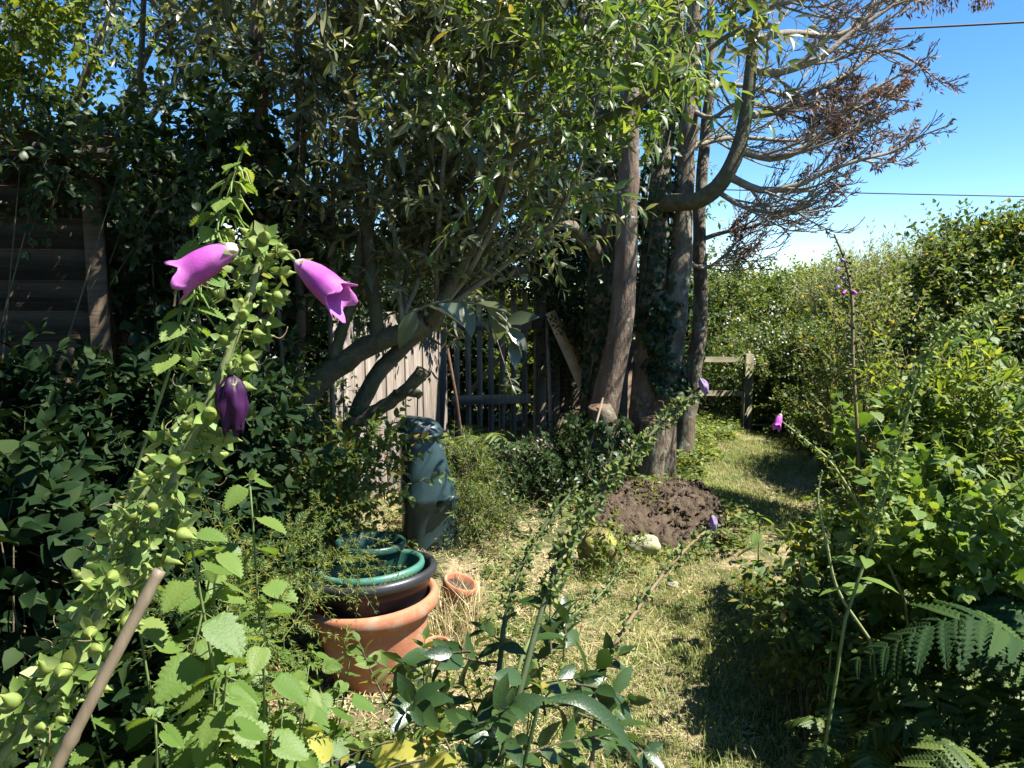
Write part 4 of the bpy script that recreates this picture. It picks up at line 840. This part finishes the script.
# background, left and centre
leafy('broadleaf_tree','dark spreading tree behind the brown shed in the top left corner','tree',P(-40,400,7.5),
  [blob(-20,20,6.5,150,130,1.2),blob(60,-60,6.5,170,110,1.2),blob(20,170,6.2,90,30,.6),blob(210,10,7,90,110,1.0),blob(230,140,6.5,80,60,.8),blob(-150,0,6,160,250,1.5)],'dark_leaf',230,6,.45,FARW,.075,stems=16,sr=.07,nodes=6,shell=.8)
leafy('ivy_shrub','scrambling dark leaves spilling over the roof of the brown shed','shrub',(-2.3,2.9,0),[blob(60,160,3.1,90,22,.25),blob(150,190,3.3,40,30,.2)],'dark_leaf',34,5,.2,OVATE,.05,stems=5,sr=.008,nodes=5,shell=.9)
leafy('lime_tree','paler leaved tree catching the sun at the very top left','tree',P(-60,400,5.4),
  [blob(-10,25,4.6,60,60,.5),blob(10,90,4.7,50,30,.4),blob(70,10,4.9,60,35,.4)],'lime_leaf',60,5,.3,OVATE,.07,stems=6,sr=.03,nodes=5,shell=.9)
leafy('elder_tree','tall dark tree rising behind the shrub stems left of the gate','tree',P(330,420,8),
  [blob(330,180,7.5,120,110,1.0),blob(280,60,7.5,140,120,1.2),blob(450,70,8,140,130,1.2),blob(420,-70,8,250,110,1.5)],'mid_leaf',160,6,.45,FARW,.075,stems=14,sr=.06,nodes=6,shell=.85)
leafy('ash_tree','mid green tree behind the gate whose crown fills the space behind the trunks','tree',P(560,420,9.5),
  [blob(540,90,9,150,120,1.3),blob(600,-40,9,160,110,1.4),blob(650,80,9,60,100,.8),blob(640,240,8.5,55,60,.6)],'mid_leaf',330,6,.5,FAR,.085,stems=12,sr=.07,nodes=6,shell=.85)
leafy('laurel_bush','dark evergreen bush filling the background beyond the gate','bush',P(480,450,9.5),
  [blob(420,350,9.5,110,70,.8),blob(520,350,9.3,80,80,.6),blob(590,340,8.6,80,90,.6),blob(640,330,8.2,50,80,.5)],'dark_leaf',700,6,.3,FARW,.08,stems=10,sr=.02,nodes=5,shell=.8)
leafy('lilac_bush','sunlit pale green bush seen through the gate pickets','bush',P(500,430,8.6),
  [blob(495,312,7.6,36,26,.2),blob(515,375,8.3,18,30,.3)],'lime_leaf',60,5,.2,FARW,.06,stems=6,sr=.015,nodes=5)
leafy('hazel_shrub','dark broad leaved shrub in front of the pale outbuilding','shrub',P(205,520,3.7),
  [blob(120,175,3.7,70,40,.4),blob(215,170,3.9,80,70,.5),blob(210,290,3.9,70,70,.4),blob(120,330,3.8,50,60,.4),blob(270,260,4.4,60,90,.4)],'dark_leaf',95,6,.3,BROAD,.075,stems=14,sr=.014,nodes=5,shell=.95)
leafy('added_shade_tree','unseen dark evergreen tree added beyond the upper left corner to shade the left side','tree',(-3.0,1.6,0),  # unseen crown added overhead and behind the camera to block sky light
  [(np.array([-2.6,1.6,3.3]),np.array([1.0,1.0,.6])),(np.array([-2.0,2.4,3.3]),np.array([.8,.7,.5])),(np.array([-1.9,.8,3.4]),np.array([.7,.8,.4])),(np.array([-2.9,-.8,2.2]),np.array([1.0,1.2,1.6])),(np.array([-1.4,-2.2,2.2]),np.array([1.2,.7,1.7]))],'dark_leaf',700,6,.35,FARW,.09,stems=12,sr=.04,nodes=5)
# ivy over the arch and dark mass behind the fence
t=thing('ivy','ivy mass with glinting leaves hanging over the gate crossbeam','ivy',P(540,300,6.8)); gl=Geo(); gt=Geo()
foliage(gl,gt,[blob(545,250,6.8,55,45,.3),blob(470,262,6.9,70,18,.3),blob(575,320,6.9,35,50,.25),blob(560,200,6.9,60,40,.3)],330,6,.2,FARW,.05,nodes=5,shell=.9,lump=.3)
gl.build('foliage',MT['dark_leaf'],t); gt.build('stems',MT['limb'],t)
t=thing('ivy','ivy and climber mass hanging over the silvery board fence','ivy',P(350,330,5.8)); gl=Geo(); gt=Geo()
foliage(gl,gt,[blob(340,280,5.7,60,40,.3),blob(410,285,6.4,45,30,.3),blob(300,340,5.4,45,60,.3),blob(270,440,5.2,60,70,.3)],330,6,.2,FARW,.055,nodes=5,shell=.9,lump=.3)
gl.build('foliage',MT['dark_leaf'],t); gt.build('stems',MT['limb'],t)
# dark mass low on the left
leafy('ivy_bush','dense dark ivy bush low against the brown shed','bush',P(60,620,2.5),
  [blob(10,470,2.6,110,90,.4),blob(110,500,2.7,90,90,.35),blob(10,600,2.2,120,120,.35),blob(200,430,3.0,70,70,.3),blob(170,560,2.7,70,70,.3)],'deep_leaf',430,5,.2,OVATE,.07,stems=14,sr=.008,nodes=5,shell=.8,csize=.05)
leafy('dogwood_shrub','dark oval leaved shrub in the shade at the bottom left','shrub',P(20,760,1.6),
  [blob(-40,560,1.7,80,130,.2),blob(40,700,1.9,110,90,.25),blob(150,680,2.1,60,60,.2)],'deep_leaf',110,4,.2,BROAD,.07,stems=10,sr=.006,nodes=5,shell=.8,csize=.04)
leafy('rose_shrub','thin grey leaved shrub between the foxglove and the pots','shrub',P(285,600,3.4),
  [blob(250,440,3.5,60,60,.3),blob(300,500,3.5,60,50,.3),blob(350,470,3.6,50,45,.25),blob(245,540,3.3,50,30,.2)],'mid_leaf',130,5,.2,OVATE,.05,stems=14,sr=.007,nodes=5,shell=.95)
# right: hedges from far to near
H='hedge plants on the far side of the garden'
leafy('hawthorn_bush','sunlit rounded bush directly behind the rail fence and thin trunk','bush',P(715,450,10.5),
  [blob(715,320,10.5,50,55,.6),blob(750,300,11.5,50,30,.6),blob(700,390,10,50,60,.5),blob(735,400,9.6,40,50,.4),blob(680,300,11,40,50,.5)],'mid_leaf',520,6,.3,FARW,.06,stems=10,sr=.02,nodes=5)
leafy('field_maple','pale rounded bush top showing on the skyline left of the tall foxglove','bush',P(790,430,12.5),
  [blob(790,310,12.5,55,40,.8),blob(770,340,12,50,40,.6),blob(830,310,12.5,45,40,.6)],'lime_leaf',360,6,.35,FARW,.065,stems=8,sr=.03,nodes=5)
leafy('willow_bush','silvery narrow leaved bush on the skyline behind the tall foxglove','bush',P(880,430,9.8),
  [blob(880,312,9.8,55,50,.7),blob(925,300,9.8,45,40,.6),blob(850,330,9.6,40,45,.5),blob(905,370,9.2,60,40,.5)],'silver_leaf',420,7,.55,FARN,.085,stems=14,sr=.02,nodes=7,updir=1.4,bend=.15)
leafy('bramble_bush','dark bramble hedge with small white blossoms beyond the end of the path','bush',P(800,450,8.2),
  [blob(795,365,8.6,65,35,.6),blob(760,400,8.8,30,50,.4),blob(830,390,8.2,50,50,.5),blob(850,430,7.4,50,40,.5),blob(800,430,8.6,50,30,.4)],'mid_leaf',620,6,.25,FARW,.055,stems=16,sr=.012,nodes=5,
  extra=lambda t,gt:(lambda g:(scatter(g,FARW,(lambda c:c[0])(clusters([blob(795,352,8.3,60,30,.4),blob(760,330,9,40,30,.3)],420,.15)),rvec(420),rvec(420),.022,1.5),g.build('blossom',MT['white_petal'],t)))(Geo()))
leafy('elder_bush','tall green bush on the skyline at the right edge','bush',P(985,450,6.2),
  [blob(985,275,6.2,50,40,.5),blob(1040,290,6,70,55,.6),blob(960,330,6,55,45,.5),blob(1010,370,5.6,90,60,.5),blob(930,390,6.2,50,50,.5)],'mid_leaf',420,6,.36,OVATE,.06,stems=16,sr=.015,nodes=6,updir=.6)
leafy('blackthorn_shrub','thin upright brown stemmed shrub behind the tall foxglove stem','shrub',P(868,460,5.2),
  [blob(868,360,5.2,26,70,.3),blob(890,420,5.0,45,45,.3),blob(840,410,5.4,22,40,.25)],'herb',110,5,.3,FARW,.04,stems=26,sr=.006,nodes=6,updir=2.0,bend=.1,stemmat='stem_brown')
# nettles: one plant with stem and leaves, copied
def nettle(h,leaf,T,np_,loc,label,group,mat='nettle',lean=.12,lo=.15,end=None):
    t=thing('stinging_nettle',label,'nettle',loc,group); o=np.array(t.location)
    dx=rng.normal(0,lean,2); path=spline([o,o+[dx[0]*h*.3,dx[1]*h*.3,h*.5],o+[dx[0]*h,dx[1]*h,h]] if end is None else [o,o*.45+np.array(end)*.55+[-.05,0,-.1],end],12); gt=Geo(); tube(gt,path,[.0045,.0035,.0018],6)
    u=np.linspace(lo,.99,np_); i=u*10.99; k=i.astype(int); q=path[k]*(1-(i-k))[:,None]+path[k+1]*(i-k)[:,None]
    g=Geo()
    for m in range(np_):
        a=m*math.pi/2+rng.normal(0,.2)
        for s in (0,math.pi):
            d=np.array([math.cos(a+s),math.sin(a+s),-.15-.2*rng.random()]); sz=leaf*(.55+.6*math.sin(math.pi*min(1,(1-u[m])*1.15+.12)))*rng.uniform(.85,1.15)
            b=q[m]+norm(d)*sz*.32+[0,0,.05*sz]; tube(gt,[q[m],b],[.0013,.0011],4)
            scatter(g,T,b[None],norm(d+[0,0,-.25*rng.random()]),np.array([[0,0,1.]])+.3*rng.normal(size=3),sz,1.0)
    sc_=rng.normal(size=(14,3))*[.4,.4,.3]; scatter(g,T,path[-1]+np.zeros((6,3)),norm(rvec(6)+[0,0,.8]),rvec(6)+[0,0,1.],leaf*.3)
    g.build('foliage',MT[mat],t); gt.build('stem',MT['stem'],t); return t
def nettle_patch(spots,h,leaf,T,np_,label,group,mat='nettle'):
    protos=[]
    for i,(x,y) in enumerate(spots):
        z=float(gz(x,y))-.01
        if i<4: protos.append(nettle(h*rng.uniform(.85,1.1),leaf,T,np_,(x,y,z),label,group,mat))
        else:
            c=copy_tree(protos[i%4]); c.location=(x,y,z); c.rotation_euler=(rng.normal(0,.08),rng.normal(0,.08),rng.uniform(0,6.28)); s=rng.uniform(.75,1.2); c.scale=(s,s,s)
def spots(n,px,py): 
    out=[]
    for _ in range(n):
        q=G(rng.uniform(*px),rng.uniform(*py)); out.append((q[0],q[1]))
    return out
nettle_patch(spots(19,(150,300),(880,1100)),.98,.068,NETTLE,13,'serrated stinging nettle in the sunny clump left of the large terracotta pot','nettles left of the pots')
nettle_patch(spots(8,(270,350),(790,900)),.6,.062,NETTLE,9,'short stinging nettle in front of the large terracotta pot','nettles in front of the pots')
nettle_patch([(rng.uniform(1.05,1.75),rng.uniform(2.3,3.4)) for _ in range(16)],.55,.055,NETTLE,9,'short sunlit nettle among the herb clumps on the lower right bank','nettles on the lower bank')
nettle_patch([(rng.uniform(2.0,3.1),rng.uniform(2.9,4.3)) for _ in range(54)]+[(rng.uniform(1.7,2.6),rng.uniform(2.1,2.8)) for _ in range(16)],1.3,.08,NETTLE_FAR,20,'tall sunlit stinging nettle crowding the bank on the right','nettles on the right bank')
# seeding nettle behind the foxglove tip
q=P(243,150,1.02); t=nettle(q[2],.04,NETTLE,14,(-1.05,1.15,0),'tall thin nettle hung with pale seed tassels just above the foxglove tip',None,lean=0,lo=.84,end=q)
g=Geo(); n=150; z=rng.uniform(q[2]-.28,q[2]-.01,n); f=np.clip(z/q[2],0,1); c=np.stack([q[0]-.01+0*z,q[1]+0*z,z],-1); stm=[o for o in t.children if o.name.startswith('stem')][0]
vs=np.array([v.co for v in stm.data.vertices])+np.array(t.location); c=np.array([vs[np.argmin(abs(vs[:,2]-zz))] for zz in z]); o=rvec(n)*[1,1,.2]; L=.03*rng.uniform(.5,1.2,n)[:,None]
multitube(g,np.stack([c,c+o*L*.6-[0,0,.005],c+o*L-np.array([0,0,1.])*L*.7],1),np.full((n,3),.0013)*[1,1.3,.8],4); g.build('seed_tassels',MT['calyx'],t)
for i,(px,py,d,rx,ry,mt,lf,T,lb) in enumerate([
 (905,455,3.6,55,55,'nettle',.065,NETTLE_FAR,'bright leafy herb clump on the bank just left of the tall nettles'),
 (885,505,3.7,28,34,'herb',.04,OVATE,'pale leafy herb clump at the path edge behind the fern'),
 (848,562,3.3,30,22,'herb',.055,BROAD,'low round leaved clump spilling over the grass at the middle of the bank'),
 (812,622,2.9,26,20,'mid_leaf',.04,OVATE,'low leafy clump closest to the grass on the lower bank'),
 (940,520,2.7,55,50,'nettle',.06,NETTLE_FAR,'shaggy herb clump half way up the right edge'),
 (960,400,3.3,50,55,'lime_leaf',.075,LANCE,'loose tall herb with narrow sunlit leaves at the right edge')]):
    leafy('herb_clump',lb,'plant',G(px,min(760,py+150)) if d<3.4 else (P(px,py,d)[0],P(px,py,d)[1],0),[blob(px,py,d,rx,ry,.22),blob(px+rx*.4,py+ry*.7,d,rx*.8,ry*.7,.2)],mt,32,5,.17,T,lf,stems=9,sr=.004,nodes=5,csize=.04,updir=.7)
# ferns
PINNA=serrate(9,.085,.06,False)
def fern(loc,nf,L,mat,label,group=None,fr=26,arch=.5,aim=None):
    loc=np.array(loc,float); loc[2]=float(gz(loc[0],loc[1])); t=thing('fern',label,'fern',loc,group)
    for k in range(nf):
        a=k*2*math.pi/nf+rng.normal(0,.25); o=np.array([math.cos(a),math.sin(a),0]); 
        if aim is not None: o=norm(o+np.array(aim))
        l=L*rng.uniform(.75,1.1); path=spline([loc,loc+o*l*.18+[0,0,l*.5],loc+o*l*.5+[0,0,l*.78],loc+o*l*.85+[0,0,l*(.78-arch*.35)]],fr)
        g=Geo(); tube(g,path,[.004,.001],5); ax=norm(np.gradient(path,axis=0)); sd=norm(np.cross(ax,[0,0,1.])); up=np.cross(sd,ax)
        for i in range(3,fr):
            u=i/fr; w=l*.24*math.sin(math.pi*min(1,(1-u)**.8*.98+.02))**.8
            for sg in (-1,1):
                d=norm(sd[i]*sg+ax[i]*.4-np.array([0,0,.1])+.08*rng.normal(size=3)); scatter(g,PINNA,path[i][None],d,up[i][None]+.22*rng.normal(size=(1,3)),w*rng.uniform(.85,1.08),1.0)
        g.build('frond',MT[mat],t)
    return t
def gxy(px,py): q=G(px,py); return (q[0],q[1],0)
fern(gxy(885,715),11,.56,'fern','sunlit arching fern at the foot of the right bank beside the path')
fern(gxy(850,800),8,.3,'fern','smaller fern with curled fronds at the dark lower edge of the bank')
fern(gxy(985,840),10,.5,'fern','broad half shaded fern in the lower right behind the darkest fern')
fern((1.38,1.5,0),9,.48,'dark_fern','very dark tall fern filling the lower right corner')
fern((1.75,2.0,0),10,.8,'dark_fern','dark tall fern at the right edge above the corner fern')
fern(onground(470,480),8,.5,'fern','small fern growing at the foot of the silvery fence by the gate',fr=18)
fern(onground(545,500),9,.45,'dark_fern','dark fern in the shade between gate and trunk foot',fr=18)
# herb clumps
leafy('geranium_clump','low leafy clump with pale pink flowers between the gate and the trunk','flowering plant',onground(540,520),
  [blob(545,470,5.9,45,32,.35),blob(530,510,5.4,45,30,.3),blob(575,495,5.6,30,30,.25)],'dark_leaf',150,5,.16,FARW,.045,stems=8,sr=.005,nodes=5,
  extra=lambda t,gt:(lambda g:(scatter(g,FARW,clusters([blob(538,455,5.75,25,14,.2)],60,.2)[0],rvec(60),rvec(60),.025,1.4),g.build('blossom',MT['pink_petal'],t)))(Geo()))
leafy('herb_clump','bushy green herb beside the teal bin at the foot of the fence','plant',onground(462,540),
  [blob(460,490,5.2,28,40,.25),blob(475,520,4.9,28,25,.2)],'mid_leaf',90,5,.2,FARN,.05,stems=10,sr=.004,nodes=6)
leafy('elderflower_sprig','low pale leaved seedling beside the pale stone and mossy log','plant',onground(612,590),
  [blob(612,560,4.3,18,24,.12)],'herb',22,4,.12,OVATE,.035,stems=6,sr=.003,nodes=4)
leafy('chickweed_clump','small pale leafy clump half hiding the blue glazed pot','plant',G(425,712),[blob(425,700,2.45,26,18,.06)],'herb',22,4,.08,OVATE,.026,stems=6,sr=.002,nodes=4,csize=.02)
leafy('dock_plant','glossy broad leaved weed at the bottom centre below the dark foxglove spikes','plant',G(500,900),
  [blob(500,730,1.35,50,50,.12),blob(530,690,1.4,45,45,.12),blob(460,760,1.35,45,35,.12)],'weed_dark',7,3,.15,OVATE,.065,stems=7,sr=.004,nodes=4,wid=.9)
leafy('willowherb_plant','bright leafy weed growing up from the bottom edge right of the pots','plant',G(450,880),
  [blob(430,760,1.5,50,30,.12),blob(545,745,1.5,45,40,.12),blob(395,790,1.5,60,30,.1)],'herb',12,4,.13,OVATE,.042,stems=9,sr=.003,nodes=4)
# long drooping strap leaf in front of the grass
g=Geo(); pth=spline([P(540,700,1.2),P(580,700,1.2),P(615,725,1.2),P(640,765,1.2)],14); sd=np.array([.3,.6,.7])
wv=.012*np.sin(np.linspace(.15,3.0,14))[:,None]; v=np.stack([pth-sd*wv,pth+[0,0,-.003],pth+sd*wv],1).reshape(-1,3); i=np.arange(13)[:,None]*3; g.add(v,np.concatenate([i+np.array([0,1,4,3]),i+np.array([1,2,5,4])],1).reshape(-1),[4]*26)
tube(g,[G(520,1000),P(515,800,1.25),P(540,700,1.2)],[.004,.003],5)
tag(g.build('strap_leaf_plant',MT['weed_dark'],at=tuple(G(520,1000))),'long drooping strap leaf arching over the grass at the bottom centre','plant')
# yellowing leaves at the bottom
t=thing('primrose_plant','spreading low rosette of yellowing brown spotted leaves at the bottom edge','plant',G(400,800)); g=Geo()
for (px,py,dx,dy,s) in [(370,770,45,-35,.14),(400,765,50,5,.12),(420,775,40,-30,.11),(330,760,-20,-40,.1),(395,800,30,-20,.12),(260,760,-30,-20,.08)]:
    scatter(g,BROAD,P(px,py,1.75)[None],np.array([[dx,-10.,-dy]]),np.array([[0,-.5,1.]]),s,.75)
for px in (335,372,402,420): tube(g,[G(400,800),P(px,772,1.75)],[.003,.002],5)
g.build('foliage',MT['yellow_leaf'],t)
# ground cover, uncountable
g=Geo()
def cover(g,n,cond,xr,yr,h,T,size,cl=7):
    x=rng.uniform(*xr,n); y=rng.uniform(*yr,n); m=cond(x,y); x=x[m];y=y[m]; n=len(x); x=np.repeat(x,cl)+rng.normal(0,.02,n*cl); y=np.repeat(y,cl)+rng.normal(0,.02,n*cl)
    hh=h*rng.uniform(.1,1,n*cl)*(.6+.4*np.sin(x*4+np.sin(y*3)*2)); p=np.stack([x,y,gz(x,y)+np.abs(hh)],-1); d=rvec(n*cl)*[1,1,.4]; scatter(g,T,p,d,np.array([0,0,1.])+.5*rng.normal(size=p.shape),size*rng.uniform(.6,1.3,n*cl))
cover(g,5200,lambda x,y:(x>np.interp(y,[4,5.5,6,8],[1.75,1.6,1.15,.9]))&(x<np.interp(y,[4.5,6,8],[1.8,2.6,3.6]))&(on_path(x,y)>.85+.1*np.sin(y*9)),(.8,3.6),(5.0,8.6),.11,FARW,.045)
cover(g,900,lambda x,y:np.abs(((x-.98)/.55)**2+((y-5.15)/.68)**2-1.0)<.35,(.2,1.8),(4.2,6.1),.1,FARW,.04)
cover(g,2500,lambda x,y:on_path(x,y)>1.0,(.9,3.5),(3.4,7),.08,FARW,.04)
tag(g.build('ground_cover',MT['herb']),'sunlit low leafy ground cover between the tree and the rail fence','ground cover',kind='stuff')
g=Geo()
cover(g,7000,lambda x,y:(x>np.interp(y,[1.5,2.5,3.4,4.2,5.2],[.9,1.15,1.4,1.8,2.4])),(.8,3.6),(1.3,5.5),.28,OVATE,.05,6)
tag(g.build('ground_cover',MT['mid_leaf']),'shadowy low leafy ground cover along the foot of the right bank','ground cover',kind='stuff')
g=Geo()
cover(g,2600,lambda x,y:(x<-.25)&(x>-1.5),(-1.5,.1),(1.3,2.6),.12,FARW,.022,8)
cover(g,1500,lambda x,y:(x<.25)&(patch(x,y,3)>0.2),(-1.2,.3),(1.6,3.6),.06,FARW,.02,7)
cover(g,900,lambda x,y:(x<.1)&(patch(x,y,3,2)>0.2),(-1.2,.1),(3.3,6.2),.2,FARW,.03,8)
# goosegrass scrambling up by the nettles
foliage(g,g,[blob(270,560,2.3,60,45,.2),blob(220,600,2.0,50,40,.15),blob(330,560,2.6,35,30,.15),blob(250,660,1.8,60,50,.15)],60,4,.16,FARN,.02,nodes=8,shell=1,per=4,r=.0012)
tag(g.build('goosegrass',MT['herb']),'fine pale scrambling weeds among the nettles and pots','weeds',kind='stuff')
g=Geo()
cover(g,5000,lambda x,y:(x<.2),(-3,.4),(1.2,6.4),.015,FARN,.035,5)
cover(g,2500,lambda x,y:(x>.8),(.6,3.4),(1.2,4),.012,FARN,.035,4)
tag(g.build('leaf_litter',MT['straw']),'dry brown and straw coloured leaf litter on the soil','leaf litter',kind='stuff')
